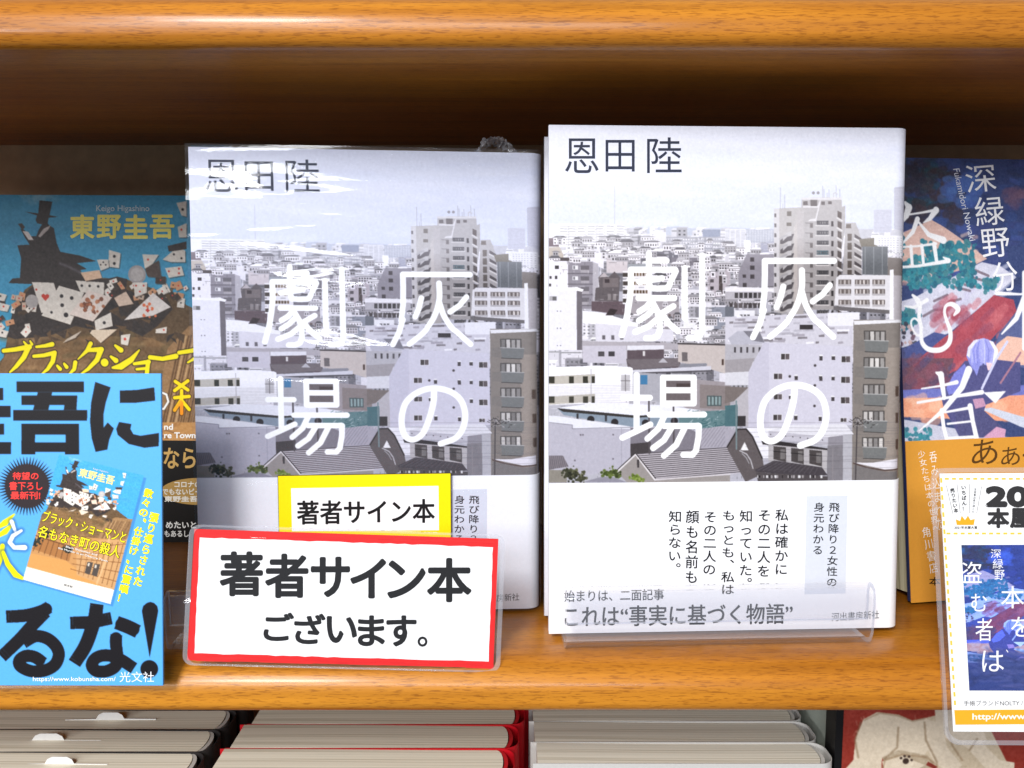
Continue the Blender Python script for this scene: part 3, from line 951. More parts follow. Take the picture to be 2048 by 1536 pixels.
cv.poly(P4((900, 1190), (1035, 1180), (1035, 1500), (890, 1500)), (168, 165, 172))
cv.poly(P4((1035, 1095), (1112, 1090), (1112, 1500), (1035, 1500)), (206, 205, 213))
cv.poly(P4((265, 1400), (430, 1320), (850, 1380), (900, 1450), (700, 1460), (270, 1420)), (116, 110, 117))
for k in range(12):
    cv.stroke(P4((290 + k * 45, 1405 + k * 3), (440 + k * 34, 1325 + k * 5)), .9, (152, 147, 154), .7)
cv.poly(P4((270, 1425), (900, 1460), (900, 1510), (290, 1510)), (126, 120, 124))
for k in range(26):
    x = random.uniform(275, 880)
    cv.poly(P4(*rect(x, 1450, x + random.uniform(8, 24), 1475)), random.choice([(232, 231, 236), (86, 80, 84), (190, 186, 190)]))
cv.poly(P4((1130, 1340), (1300, 1340), (1505, 1305), (1505, 1395), (1400, 1400)), (236, 234, 242))
cv.stroke(P4((1130, 1345), (1250, 1385), (1400, 1408), (1505, 1400)), 3, (134, 118, 116))
cv.poly(P4((1130, 1360), (1400, 1420), (1505, 1415), (1505, 1510), (1112, 1510)), (162, 158, 160))
# wires, poles, aerials and small clutter
for k in range(11):
    y = 1080 + k * 26
    cv.stroke(A2((1100, y - 1080 + 400), (1940, y - 1080 + 380 + random.uniform(-30, 30))), .6, (140, 136, 144), .5)
    cv.stroke(A2((20, 200 + k * 8), (560, 190 + k * 10)), .6, (170, 166, 174), .5)
cv.stroke(P3((1100, 640), (1105, 1200)), 3.4, (128, 122, 128))
cv.stroke(P3((1360, 660), (1365, 1180)), 3.4, (128, 122, 128))
cv.stroke(P4((1160, 950), (1145, 1500)), 2.4, (120, 114, 118))
cv.stroke(P4((945, 1220), (945, 1500)), 2, (176, 172, 178))
cv.stroke(P4((98, 800), (100, 1220)), 3, (160, 172, 178))
cv.stroke(A1((382, 365), (382, 570)), 1.2, (196, 196, 206))
for k in range(80):
    x, y = random.gauss(1190, 60), random.gauss(985, 26)
    cv.stroke(P4((x, y), (x + random.uniform(-20, 20), y + random.uniform(-12, 12))), 1.3, random.choice([(90, 84, 86), (206, 204, 208)]), .8)
hz = int(city_map(A1((1000, 640)))[0, 1])
low_ = np.clip((np.arange(cv.h) - hz) / 60, 0, 1)[:, None, None]
cv.a = cv.a * (1 - low_) + (255 * np.clip(cv.a / 255, 0, 1) ** 1.72) * np.array([1.0, .998, .978]) * low_
cv.noise(2.5, 3)
cv.noise(2.2)
cv.a = np.clip(cv.a, 0, 250)
# the big white title
WHT = (255, 255, 255)


def brush(pts, w, col=WHT, curved=False):
    p = np.asarray(pts, float)
    if curved:                                   # smooth curve through the points
        c = np.concatenate([[2 * p[0] - p[1]], p, [2 * p[-1] - p[-2]]])
        p = [.5 * (2 * c[i] + (c[i + 1] - c[i - 1]) * t_ + (2 * c[i - 1] - 5 * c[i] + 4 * c[i + 1] - c[i + 2]) * t_ ** 2
                   + (3 * c[i] - c[i - 1] - 3 * c[i + 1] + c[i + 2]) * t_ ** 3) for i in range(1, len(c) - 2) for t_ in np.linspace(0, 1, 7)[:-1]]
        p = np.array(p + [c[-2]])
    cv.stroke(p, w, col)


TW = 11.6
for s in ([(1150, 430), (1150, 600)], [(1150, 505), (1345, 505)], [(1405, 710), (1447, 622), (1440, 605), (950, 605), (950, 800), (935, 950), (905, 1130), (850, 1330)],
          [(1045, 740), (1295, 700)], [(1150, 665), (1150, 760), (1170, 808), (1240, 815), (1340, 812), (1370, 790), (1385, 755)],
          [(1035, 920), (1430, 920)], [(1180, 950), (1120, 1020), (1045, 1068)],
          [(1185, 960), (1240, 1060), (1270, 1150), (1270, 1280), (1245, 1340), (1190, 1365), (1120, 1365)],
          [(1205, 1035), (1130, 1110), (1040, 1170)], [(1255, 1140), (1150, 1230), (1000, 1295)],
          [(1420, 1010), (1290, 1090)], [(1290, 1090), (1370, 1200), (1470, 1285)],
          [(1545, 590), (1545, 1140)], [(1740, 450), (1740, 1250), (1720, 1330), (1660, 1360), (1590, 1360)]):
    brush(P1(*s), TW)
brush(P1((1690, 440), (1790, 440)), 3)
brush(P1((1515, 572), (1600, 572)), 3)
brush(np.concatenate([P2((1205, 840), (440, 840), (440, 1000), (435, 1200), (410, 1400)), P4((340, 0), (300, 130), (245, 240))]), TW)
brush(P2((645, 1125), (610, 1260), (570, 1350)), TW)
brush(P2((1160, 1110), (1080, 1210), (970, 1290)), TW)
brush(np.concatenate([P2((850, 945), (850, 1130), (800, 1320), (720, 1460)), P4((520, 130), (395, 235))]), TW, curved=True)
brush(np.concatenate([P2((850, 1180), (900, 1340), (985, 1480)), P4((830, 120), (950, 235))]), TW, curved=True)
for s in ([(970, 370), (970, 960)], [(830, 612), (1110, 612)], [(820, 1035), (970, 965), (1115, 895)],
          [(1250, 398), (1575, 398), (1575, 672), (1250, 672), (1250, 398)], [(1250, 532), (1575, 532)], [(1110, 790), (1685, 790)],
          [(1260, 815), (1200, 940), (1085, 1045)], [(1260, 910), (1630, 910), (1625, 1030), (1600, 1170), (1560, 1218), (1465, 1215)],
          [(1340, 930), (1260, 1060), (1145, 1145)], [(1480, 930), (1390, 1110), (1260, 1225)]):
    brush(P3(*s), TW)
brush(P4((610, 680), (600, 800), (560, 950), (500, 1090), (420, 1150), (350, 1130), (315, 1050), (312, 930), (350, 800),
         (440, 710), (560, 662), (680, 665), (790, 710), (860, 790), (888, 920), (860, 1050), (790, 1140), (660, 1190)), TW + 1.2, curved=True)
CITY = cv


def city_book():
    t = thing('book', '', 'book', RB, 'copies of the grey city book')
    mb = MB()
    o, i = profile(BW, BT, BR_), profile(BW, BT - .0046, BR_ - .0023)
    i = inset(i, .0023)
    mb.shell(o, i, 0.0006, BH, (233, 235, 246))
    flat = BW - BR_

    def wrap(I, J):
        th = np.pi / 2 * np.clip((I / SC - flat) / BR_, 0, 1)     # sheet bends round the spine edge
        x = np.where(I / SC <= flat, -BW / 2 + I / SC, BW / 2 - BR_ + (BR_ + .00008) * np.sin(th))
        y = np.where(I / SC <= flat, -.00008, BR_ - (BR_ + .00008) * np.cos(th))
        return np.stack([x, y, BH - J / SC], 1)
    sheet(mb, CITY, wrap)
    ink = (42, 48, 68)
    put(mb, RB, '恩', rect(1130, 277, 1197, 346), ink, .0, -.0002)
    put(mb, RB, '田', rect(1211, 280, 1269, 343), ink, .0, -.0002)
    put(mb, RB, '陸', rect(1294, 275, 1363, 346), ink, .0, -.0002)
    jk = mb.build('dust_jacket', M_JACKET, t)
    # paper band
    mb = MB()
    mb.shell(profile(BW, BT, BR_, .00042), profile(BW, BT, BR_, .00015), 0.0, ZB, (250, 250, 253))
    y = -.00055
    box_ = RB.loc([(1612, 991.6), (1694, 990.5), (1690, 1186), (1608, 1188)])
    mb.add(np.c_[box_[:, 0], np.full(4, -.0005), box_[:, 1]], quads=[(0, 1, 2, 3)], col=(219, 223, 234))
    k = (22, 22, 28)
    for txt, x0, y0, x1, y1 in (('私は確かに', 1563, 1016, 1561, 1151), ('その二人を', 1528, 1016, 1526, 1155),
                                ('知っていた。', 1491.5, 1018, 1490, 1180), ('もっとも、私は', 1457, 1018, 1454, 1190),
                                ('その二人の', 1420, 1020, 1417.5, 1151), ('顔も名前も', 1384.5, 1018, 1382, 1168),
                                ('知らない。', 1350, 1019, 1347.5, 1150)):
        column(mb, RB, txt, x0, y0, x1, y1, 27.5, k, .011, y)
    column(mb, RB, '飛び降り２女性の', 1667.5, 1003, 1662, 1174, 22.5, k, .010, y)
    column(mb, RB, '身元わかる', 1637.5, 1003, 1634, 1110, 22.5, k, .010, y)
    put(mb, RB, '始まりは、二面記事', [(1128, 1180), (1327, 1177), (1327, 1199), (1128, 1203)], k, .010, y)
    put(mb, RB, 'これは“事実に基づく物語”', [(1129, 1212), (1584, 1206), (1584, 1246), (1129, 1253)], k, .014, y)
    put(mb, RB, '河出書房新社', [(1662, 1225), (1757, 1220), (1757, 1236), (1662, 1242)], (50, 50, 56), 0, y)
    mb.build('paper_band', M_BAND, t)
    mb = MB()
    mb.box(-BW / 2 + .003, BW / 2 - .004, .0026, BT - .0026, .003, BH - .003, (238, 232, 214))
    mb.build('page_block', M_PAGES, t)
    return t


right_book = city_book()
right_book['label'] = 'unwrapped grey city book in the clear stand, tallest in view'
LFRAME = Frame(-.0570, .3350, .0015, 4.2, 1.33, .33, 1.020, .972)
left_book = dup(right_book, LFRAME, 'grey city book sealed in shiny clear film with yellow sticker, behind the red bordered sign')


# ------------------------------------------------------------------ film and sticker of the wrapped book
def film():
    mb = MB()
    x0, x1, y0, y1, z0, z1 = -BW / 2 - .0010, BW / 2 + .0012, -.0011, BT + .001, -.0006, BH + .0012
    r = .0045
    nx, nz = 150, 200
    us, zs = np.linspace(0, 1, nx + 1), np.linspace(z0, z1, nz + 1)
    flat = (x1 - x0 - r)
    tot = flat + r * pi / 2 + (y1 - y0 - r)
    U, Z = np.meshgrid(us * tot, zs)
    th = np.clip((U - flat) / r, 0, pi / 2)
    X = np.where(U <= flat, x0 + U, x1 - r + r * np.sin(th))
    Y = np.where(U <= flat, y0, y0 + r - r * np.cos(th)) + np.clip(U - flat - r * pi / 2, 0, 1)

    # tension creases: fans from the corners, soft puffs over the face
    rr = np.random.default_rng(3)
    H = np.zeros_like(U)
    for (cu, cz, a0, a1, n, amp, L, sp) in ((.016, .168, -9, 7, 22, .00026, .030, .006), (.004, .168, -18, 14, 8, .00012, .022, .008), (tot * .74, .165, 70, 100, 5, .00010, .05, .004),
                                            (.040, .132, -20, 20, 14, .00026, .022, .007), (.052, .112, -12, 12, 12, .00022, .018, .005), (.034, .096, -6, 10, 7, .00026, .022, .003)):
        for k in range(n):
            a = R(rr.uniform(a0, a1))
            oz = rr.normal(0, sp)
            du, dz = U - cu, Z - cz - oz
            al, ac = du * cos(a) + dz * sin(a), -du * sin(a) + dz * cos(a)
            H += amp * rr.uniform(.4, 1) * np.exp(-(ac / rr.uniform(.0006, .0016)) ** 2) * np.exp(-((al - L / 2) / L) ** 2)
    for cu, cz, su, sz, h in ((.027, .1690, .017, .0080, .0023), (.047, .132, .011, .007, .0017), (.052, .110, .012, .006, .0014)):
        H += h * np.exp(-((U - cu) / su) ** 2 - ((Z - cz) / sz) ** 2)
    for k in range(16):
        cu, cz = rr.uniform(0, tot), rr.uniform(0, .19)
        H += rr.normal(0, .00012) * np.exp(-(((U - cu) / rr.uniform(.008, .03)) ** 2 + ((Z - cz) / rr.uniform(.006, .02)) ** 2))
    Y = Y - H * (U <= flat)
    v = np.stack([X, Y, Z], -1).reshape(-1, 3)
    k = np.arange((nx + 1) * (nz + 1)).reshape(nz + 1, nx + 1)
    q = np.stack([k[:-1, :-1], k[:-1, 1:], k[1:, 1:], k[1:, :-1]], -1).reshape(-1, 4)
    mb.add(v, quads=q, smooth=True)
    # loose lid of film along the top edge
    n = 60
    xs = np.linspace(x0, x1 - r, n)
    top = z1 + .0006 + .0009 * np.abs(np.sin(np.linspace(0, 3, n))) + rr.normal(0, .00015, n)
    v = np.concatenate([np.c_[xs, np.full(n, y0 + .0004), np.full(n, z1 - .0004)], np.c_[xs, np.full(n, .008), top], np.c_[xs, np.full(n, y1), np.full(n, z1)]])
    q = [(j * n + i, j * n + i + 1, (j + 1) * n + i + 1, (j + 1) * n + i) for j in range(2) for i in range(n - 1)]
    mb.add(v, quads=q, smooth=True)
    fo = mb.build('film_wrap', M_FILM, left_book)
    # gathered tuft of film at the top
    mb = MB()
    c = np.array([LFRAME.loc([(997, 296)])[0, 0], .016, BH])
    n, m = 28, 9
    v = []
    for j in range(m):
        t = j / (m - 1)
        for i in range(n):
            a = i / (n - 1) * pi
            rad = .0078 * (1 - .1 * t) * (1 + .08 * rr.normal())
            v.append((c[0] + cos(a) * rad * 1.05 - t * .001, c[1] - .004 + .008 * t + rr.normal(0, .0004), c[2] + max(0, sin(a)) * rad * (1.35 - .5 * abs(t - .4)) - .001 + rr.normal(0, .0003)))
    q = [(j * n + i, j * n + i + 1, (j + 1) * n + i + 1, (j + 1) * n + i) for j in range(m - 1) for i in range(n - 1)]
    mb.add(v, quads=q)
    mb.build('film_tuft', M_KNOT, fo)


film()


def flat_poly(mb, fr, px, col, y):
    a = fr.loc(px)
    n = len(a)
    mb.add(np.c_[a[:, 0], np.full(n, y), a[:, 1]], faces=[list(range(n))], col=col)


mb = MB()
q = LFRAME.loc([(557, 949), (902, 944), (903, 1092), (560, 1094)])
f0, b0 = np.c_[q[:, 0], np.full(4, -.0019), q[:, 1]], np.c_[q[:, 0], np.full(4, -.0016), q[:, 1]]
mb.add(np.concatenate([f0, b0]), quads=[(0, 3, 2, 1), (4, 5, 6, 7), (0, 1, 5, 4), (1, 2, 6, 5), (2, 3, 7, 6), (3, 0, 4, 7)], col=(70, 66, 20))
flat_poly(mb, LFRAME, [(558.2, 950.2), (900.8, 945.2), (901.8, 1091), (561, 1093)], (255, 232, 0), -.00197)
flat_poly(mb, LFRAME, [(584, 974.6), (877, 969.7), (878, 1058), (586, 1060)], (254, 254, 255), -.00204)
put(mb, LFRAME, '著者サイン本', [(596, 1000), (869, 996), (869, 1042), (597, 1046)], (22, 22, 24), .022, -.00212)
mb.build('sticker', M_CARD, left_book)


# ------------------------------------------------------------------ clear acrylic display stands
def acrylic_stand(frame, label, wid, hgt=.0235):
    t = thing('acrylic_stand', label, 'display stand', frame, 'clear acrylic book stands')
    th = .0019
    path = [(.075, .105), (.058, .004), (.054, .0012), (.010, .0012), (.0045, .0014), (.0018, .003), (.0006, .006), (.0001, .011), (-.0002, .0165), (-.0001, hgt - .0036),
            (.0005, hgt - .0014), (.0020, hgt - .0004), (.0036, hgt - .0002), (.0048, hgt - .0012), (.0052, hgt - .003), (.0053, .0095)]
    p = np.array(path)
    d = np.gradient(p, axis=0)
    nrm = np.c_[-d[:, 1], d[:, 0]] / np.linalg.norm(d, axis=1)[:, None]
    a, b = p + nrm * th / 2, p - nrm * th / 2
    mb = MB()
    n = len(p)
    for q, f in ((a, 0), (b, 1)):
        v = np.concatenate([np.c_[np.full(n, -wid / 2), q], np.c_[np.full(n, wid / 2), q]])
        mb.add(v, quads=[(k, k + 1, n + k + 1, n + k) if f else (k, n + k, n + k + 1, k + 1) for k in range(n - 1)], smooth=True)
    mb.build('acrylic_sheet', M_ACRYL, t)
    mb = MB()
    for x in (-wid / 2, wid / 2):
        v = np.concatenate([np.c_[np.full(n, x), a], np.c_[np.full(n, x), b]])
        mb.add(v, quads=[(k, k + 1, n + k + 1, n + k) for k in range(n - 1)])
    for k in (0, n - 1):
        mb.add([(-wid / 2, *a[k]), (wid / 2, *a[k]), (wid / 2, *b[k]), (-wid / 2, *b[k])], quads=[(0, 1, 2, 3)])
    mb.build('cut_edge', M_ACRYL_EDGE, t)
    return t


acrylic_stand(Frame(.0763, .2992, 0, 2.7), 'clear acrylic stand with low front lip under the unwrapped grey city book', .1135)
acrylic_stand(Frame(-.0712, .2985, 0, 3.4), 'clear acrylic stand under the film wrapped book, mostly covered by the red bordered sign', .1075, .0225)


# ------------------------------------------------------------------ laminated sign with the red border
def rounded(w0, w1, h0, h1, r, n=6):
    out = []
    for (cx, cz, a) in ((w1 - r, h1 - r, 0), (w0 + r, h1 - r, 90), (w0 + r, h0 + r, 180), (w1 - r, h0 + r, 270)):
        out += [(cx + r * cos(R(a + 90 * k / n)), cz + r * sin(R(a + 90 * k / n))) for k in range(n + 1)]
    return out


def pouch(parent, w0, w1, h0, h1, r, dents=()):
    p = np.array(rounded(w0, w1, h0, h1, r))
    n = len(p)
    q = np.concatenate([p, p[:1]])
    L = np.concatenate([[0], np.cumsum(np.linalg.norm(np.diff(q, axis=0), axis=1))])
    m, rings = 260, 70
    u = np.linspace(0, L[-1], m, endpoint=False)
    e = np.c_[np.interp(u, L, q[:, 0]), np.interp(u, L, q[:, 1])]
    c = np.array([(w0 + w1) / 2, (h0 + h1) / 2])
    g_ = np.concatenate([c + (e - c) * t for t in np.linspace(.004, 1, rings)])
    rr = np.random.default_rng(11)
    H = np.zeros(len(g_))
    for (x, z, s_, h) in dents:                   # little blisters where the film lifts off the paper
        for k in range(9):
            dx, dz = rr.normal(0, s_ * 1.1), rr.normal(0, s_ * .5)
            H += h * rr.uniform(.3, 1) * np.exp(-((g_[:, 0] - x - dx) / (s_ * rr.uniform(.3, .8))) ** 2 - ((g_[:, 1] - z - dz) / (s_ * rr.uniform(.15, .4))) ** 2)
    mb = MB()
    k = np.arange(m * rings).reshape(rings, m)
    k2 = np.roll(k, -1, 1)
    mb.add(np.c_[g_[:, 0], -.0004 - H, g_[:, 1]], quads=np.stack([k[:-1], k[1:], k2[1:], k2[:-1]], -1).reshape(-1, 4), smooth=True)
    mb.add(np.c_[p[:, 0], np.full(n, .0007), p[:, 1]], faces=[list(range(n))])
    o = mb.build('laminate_film', M_POUCH, parent)
    mb = MB()
    c = p.mean(0)
    inn = c + (p - c) * (1 - .0016 / np.abs(p - c).max())
    v = np.concatenate([np.c_[p[:, 0], np.full(n, -.0005), p[:, 1]], np.c_[p[:, 0], np.full(n, .0008), p[:, 1]], np.c_[inn[:, 0], np.full(n, -.0005), inn[:, 1]]])
    mb.add(v, quads=[(k, (k + 1) % n, n + (k + 1) % n, n + k) for k in range(n)] + [(k, 2 * n + k, 2 * n + (k + 1) % n, (k + 1) % n) for k in range(n)])
    mb.build('sealed_edge', M_POUCH_EDGE, o)


RS = Frame(-.0604, .2895, -.0004, 3.41, 7.45, 2.86)
t = thing('laminated_sign', 'wide laminated white sign with hand drawn red border and bold black writing', 'sign', RS)
mb = MB()
q = RS.loc([(388.6, 1058), (996.8, 1077.8), (986.6, 1336), (374, 1320.6)])
f0, b0 = np.c_[q[:, 0], np.full(4, .0), q[:, 1]], np.c_[q[:, 0], np.full(4, .0004), q[:, 1]]
mb.add(np.concatenate([f0, b0]), quads=[(0, 3, 2, 1), (4, 5, 6, 7), (0, 1, 5, 4), (1, 2, 6, 5), (2, 3, 7, 6), (3, 0, 4, 7)], col=(238, 28, 28))
Z5 = view(320, 1020, 2.7676)
# marker strokes inside the border and its slightly wavy inner edge
inner = []
for (a, b, n) in (((220, 152), (1842, 205), 40), ((1842, 205), (1820, 838), 16), ((1820, 838), (190, 793), 40), ((190, 793), (220, 152), 16)):
    for k in range(n):
        s_ = k / n
        inner.append((a[0] + (b[0] - a[0]) * s_ + random.uniform(-2, 2), a[1] + (b[1] - a[1]) * s_ + random.uniform(-2.5, 2.5)))
flat_poly(mb, RS, Z5(*inner), (254, 254, 254), -.00006)
for k in range(90):
    x = random.uniform(170, 1840)
    y = random.choice([118 + (x - 190) * .033, 812 + (x - 150) * .026]) + random.uniform(-8, 20)
    l_ = random.uniform(60, 200)
    flat_poly(mb, RS, Z5((x, y), (min(x + l_, 1850), y + l_ * .03), (min(x + l_, 1850), y + l_ * .03 + 3), (x, y + 3)), random.choice([(246, 40, 38), (228, 22, 26)]), -.00003 - k * 2e-7)
K = (14, 14, 16)
for ch, x0, y0, x1, y1 in (('著', 337, 236, 563, 470), ('者', 588, 248, 815, 480), ('サ', 842, 265, 1045, 476), ('イ', 1060, 275, 1246, 482),
                           ('ン', 1264, 285, 1464, 482), ('本', 1484, 272, 1718, 503), ('ご', 578, 572, 738, 720), ('ざ', 748, 578, 912, 737),
                           ('い', 928, 592, 1085, 730), ('ま', 1100, 588, 1240, 748), ('す', 1258, 588, 1415, 750), ('。', 1428, 702, 1478, 754)):
    put(mb, RS, ch, Z5(*rect(x0, y0, x1, y1)), K, .03 if ch != '。' else .015, -.00012)
mb.build('printed_sheet', M_CARD, t)
q = RS.loc([(378, 1051), (1010, 1067), (1001, 1347), (367, 1327)])
pouch(t, q[[0, 3], 0].mean(), q[[1, 2], 0].mean(), q[[2, 3], 1].mean(), q[[0, 1], 1].mean(), .0035, [(*RS.loc([(478, 1126)])[0], .0034, .00030), (*RS.loc([(508, 1070)])[0], .0028, .00026)])

# ------------------------------------------------------------------ illustrated book at the back left
IL = Frame(-.2061, .4383, -.0020, -.51, 3.3, .31)
IW, IH, IT = .130, .1836, .018
isc = 3800.0
iw, ih = int(IW * isc), int(IH * isc)


def ill_map(px):
    a = IL.loc(px)
    return np.stack([(a[:, 0] + IW / 2) * isc, (IH - a[:, 1]) * isc], 1)


iv = Canvas(iw, ih, (64, 156, 196), ill_map)
iv.scale = isc * .455 / F
VA, VB = view(0, 350, 3.84), view(0, 720, 3.84)
for k in range(90):
    x, y = random.uniform(-60, 1800), random.uniform(120, 1300)
    iv.stroke(VA((x, y), (x + random.uniform(80, 300), y + random.uniform(-30, 30))), random.uniform(5, 16), (random.uniform(52, 84), random.uniform(146, 170), random.uniform(186, 206)), .3, 6)
for k in range(24):
    x = random.gauss(300, 60)
    iv.dot(VA((x, random.gauss(165, 20))), random.uniform(3, 9), (150, 190, 205), .25, 5)
DK = (54, 46, 44)
# earthy swirl and the street below
iv.poly(VA((30, 1400), (60, 1250), (130, 1000), (200, 880), (320, 800), (800, 790), (1000, 800), (1300, 900), (1420, 940), (1480, 1000), (1950, 1200), (1950, 3200), (-60, 3200), (-60, 1500)), (96, 74, 50))
iv.poly(VA((20, 1430), (60, 1350), (300, 1300), (700, 1230), (1200, 1250), (1350, 1320), (1950, 1200), (1950, 3200), (-60, 3200), (-60, 1600)), (128, 96, 62))
for k in range(150):
    x, y = random.uniform(0, 1600), random.uniform(1180, 1900)
    iv.stroke(VA((x, y), (x + random.uniform(40, 240), y + random.uniform(-60, 20))), random.uniform(4, 20), random.choice([(110, 84, 54), (152, 118, 78), (84, 66, 42), (94, 84, 52), (170, 134, 92)]), .35, 4)
iv.poly(VA((1330, 1330), (1500, 1160), (1950, 1100), (1950, 3000), (1180, 2100)), (152, 116, 78))
for k in range(26):
    x0 = 1250 + k * 22
    iv.stroke(VA((x0, 2100 - k * 10), (x0 + 180, 1250 - k * 4)), random.uniform(1.5, 4), random.choice([(92, 64, 40), (196, 160, 116), (120, 88, 58)]), .8)
iv.poly(VA((-60, 1900), (1950, 1900), (1950, 3300), (-60, 3300)), (190, 140, 84))
for k in range(60):
    x, y = random.uniform(-60, 1900), random.uniform(1900, 2900)
    iv.stroke(VA((x, y), (x + random.uniform(100, 400), y + random.uniform(-90, 90))), random.uniform(2, 8), random.choice([(160, 112, 64), (216, 170, 112), (120, 82, 50)]), .6)
# dark coat tails and torn clods under the flying cards
iv.poly(VA((230, 880), (330, 810), (840, 800), (930, 780), (1010, 800), (1000, 880), (1130, 920), (1300, 900), (1370, 1030), (1250, 1160), (1130, 1240), (980, 1170), (800, 1200), (600, 1160), (380, 1240), (120, 1260), (60, 1240), (110, 1010)), DK)
for k in range(60):
    x, y = random.uniform(60, 1480), random.uniform(880, 1260)
    iv.poly(VA((x, y), (x + random.uniform(30, 120), y + random.uniform(-40, 40)), (x + random.uniform(0, 90), y + random.uniform(20, 80))), random.choice([(62, 50, 44), (44, 38, 38), (104, 78, 52), (80, 62, 46)]), .9)
# figure in a top hat, from behind the cards
iv.poly(VA((315, 195), (418, 205), (392, 320), (305, 300)), DK)
iv.poly(VA((200, 282), (305, 295), (392, 308), (462, 322), (390, 328), (300, 312)), DK)
iv.poly(VA((300, 300), (392, 312), (380, 370), (390, 385), (430, 410), (450, 520), (480, 590), (640, 620), (765, 662), (610, 678), (690, 722), (640, 730), (650, 760),
           (800, 800), (700, 830), (300, 840), (70, 830), (100, 795), (160, 790), (170, 640), (140, 540), (240, 535), (290, 470), (310, 420), (335, 380), (295, 370), (285, 345)), DK)
iv.poly(VA((165, 415), (190, 420), (250, 470), (290, 470), (240, 540), (200, 480)), DK)
iv.poly(VA((145, 375), (175, 370), (200, 400), (180, 425)), (70, 60, 56))
iv.poly(VA((180, 430), (225, 435), (270, 500), (230, 500)), (222, 214, 210))
iv.poly(VA((345, 415), (405, 385), (385, 420), (320, 480), (305, 470)), (190, 180, 176))
iv.stroke(VA((480, 680), (560, 710), (640, 750)), 5, (110, 104, 112), .7, 3)
CARDW = (226, 218, 208)


def card(pts, col=CARDW, pips=()):
    iv.poly(VA(*[(x + 8, y + 8) for x, y in pts]), (60, 44, 34), .5)
    iv.poly(VA(*pts), col)
    for (x, y, r, c) in pips:
        iv.dot(VA((x, y)), r / 3.84, c)


RED, BLK = (206, 66, 52), (44, 40, 42)
for k in range(46):
    x = random.uniform(840, 1480) if k < 30 else random.uniform(-10, 300)
    y = random.uniform(800, 1000) if k < 30 else random.uniform(930, 1240)
    a, w, h = random.uniform(0, 3), random.uniform(24, 60), random.uniform(24, 50)
    ca, sa = cos(a), sin(a)
    card([(x + ca * u * w - sa * v_ * h, y + sa * u * w + ca * v_ * h) for u, v_ in ((-.7, -.6), (.7, -.6), (.7, .6), (-.7, .6))],
         random.choice([CARDW, (204, 178, 158), (70, 56, 50), (236, 228, 218), (206, 150, 112)]), [(x, y, 6, random.choice([RED, BLK]))])
card([(255, 822), (428, 828), (490, 1030), (330, 1060)], pips=[(290, 880, 8, RED), (450, 1000, 8, RED)])
iv.poly(VA((362, 968), (332, 935), (332, 920), (348, 912), (362, 922), (376, 914), (392, 922), (390, 940)), RED)
card([(600, 810), (828, 826), (825, 920), (640, 900)], pips=[(650, 850, 10, BLK), (712, 852, 10, BLK), (780, 856, 10, BLK)])
card([(470, 850), (668, 905), (560, 1150), (330, 1080)], pips=[(490, 930, 14, BLK), (570, 945, 14, BLK), (495, 1000, 14, BLK), (525, 1075, 18, BLK), (410, 1055, 10, BLK)])
card([(700, 885), (890, 940), (740, 1125), (550, 1070)], (232, 216, 206))
for k in range(40):
    iv.dot(VA((random.gauss(715, 50), random.gauss(1005, 36))), random.uniform(2, 5), random.choice([(160, 92, 60), (228, 220, 214), (190, 120, 84), (120, 70, 50)]), .9)
card([(640, 750), (790, 730), (810, 790), (680, 815)], (226, 190, 160))
card([(865, 575), (958, 600), (945, 715), (862, 705)], pips=[(908, 625, 11, BLK), (908, 680, 11, BLK)])
card([(770, 650), (860, 648), (865, 710), (800, 735)], pips=[(820, 670, 6, BLK), (800, 690, 6, BLK), (840, 690, 6, BLK)])
card([(1130, 610), (1260, 612), (1190, 715), (1150, 720)], pips=[(1175, 650, 8, RED)])
card([(1260, 655), (1280, 790), (1170, 780), (1150, 720)], (84, 70, 64))
card([(1290, 650), (1400, 560), (1470, 580), (1470, 670), (1360, 670)], pips=[(1380, 610, 8, BLK), (1440, 640, 8, BLK)])
iv.poly(VA((1330, 545), (1480, 510), (1480, 570), (1340, 590)), (66, 58, 56))
card([(1310, 715), (1440, 700), (1460, 770), (1340, 790)], pips=[(1340, 740, 8, RED), (1420, 720, 8, RED), (1420, 755, 8, RED)])
card([(1400, 215), (1480, 200), (1480, 320), (1440, 310)], pips=[(1450, 265, 10, BLK)])
card([(1410, 400), (1480, 370), (1480, 480), (1420, 480)], pips=[(1440, 420, 8, RED)])
iv.dot(VA((1088, 765)), 18, (166, 160, 160))
iv.dot(VA((1088, 765)), 13, (186, 180, 178))
iv.dot(VA((255, 970)), 13, (176, 170, 168))
card([(1060, 825), (1168, 825), (1165, 905), (1070, 940)], pips=[(1080, 850, 7, RED), (1140, 850, 7, RED), (1110, 895, 7, RED)])
card([(905, 945), (1000, 895), (1060, 990), (945, 1010)], (222, 196, 176))
card([(1215, 905), (1355, 1015), (1215, 1080), (985, 1115)], (232, 224, 220))
for k in range(16):
    iv.dot(VA((random.gauss(1195, 36), random.gauss(1035, 22))), random.uniform(2, 4), random.choice([RED, (230, 120, 80), (232, 226, 220)]))
card([(750, 1120), (880, 1055), (895, 1160), (760, 1195)], pips=[(828, 1135, 12, BLK)])
card([(730, 1190), (930, 1185), (800, 1290), (715, 1215)], (226, 206, 182))
card([(960, 1230), (1035, 1220), (1015, 1310), (960, 1300)], pips=[(992, 1260, 10, RED)])
card([(530, 1260), (650, 1195), (600, 1250), (500, 1290)], (200, 186, 170))
card([(1235, 1185), (1325, 1165), (1320, 1215), (1235, 1215)], pips=[(1300, 1190, 7, RED)])
for (x, y) in ((-4, 930), (20, 1010), (10, 1210)):
    card([(x - 20, y - 30), (x + 60, y - 10), (x + 40, y + 40), (x - 20, y + 30)], pips=[(x + 10, y, 7, random.choice([RED, BLK]))])
iv.noise(7, 3)
iv.noise(3)
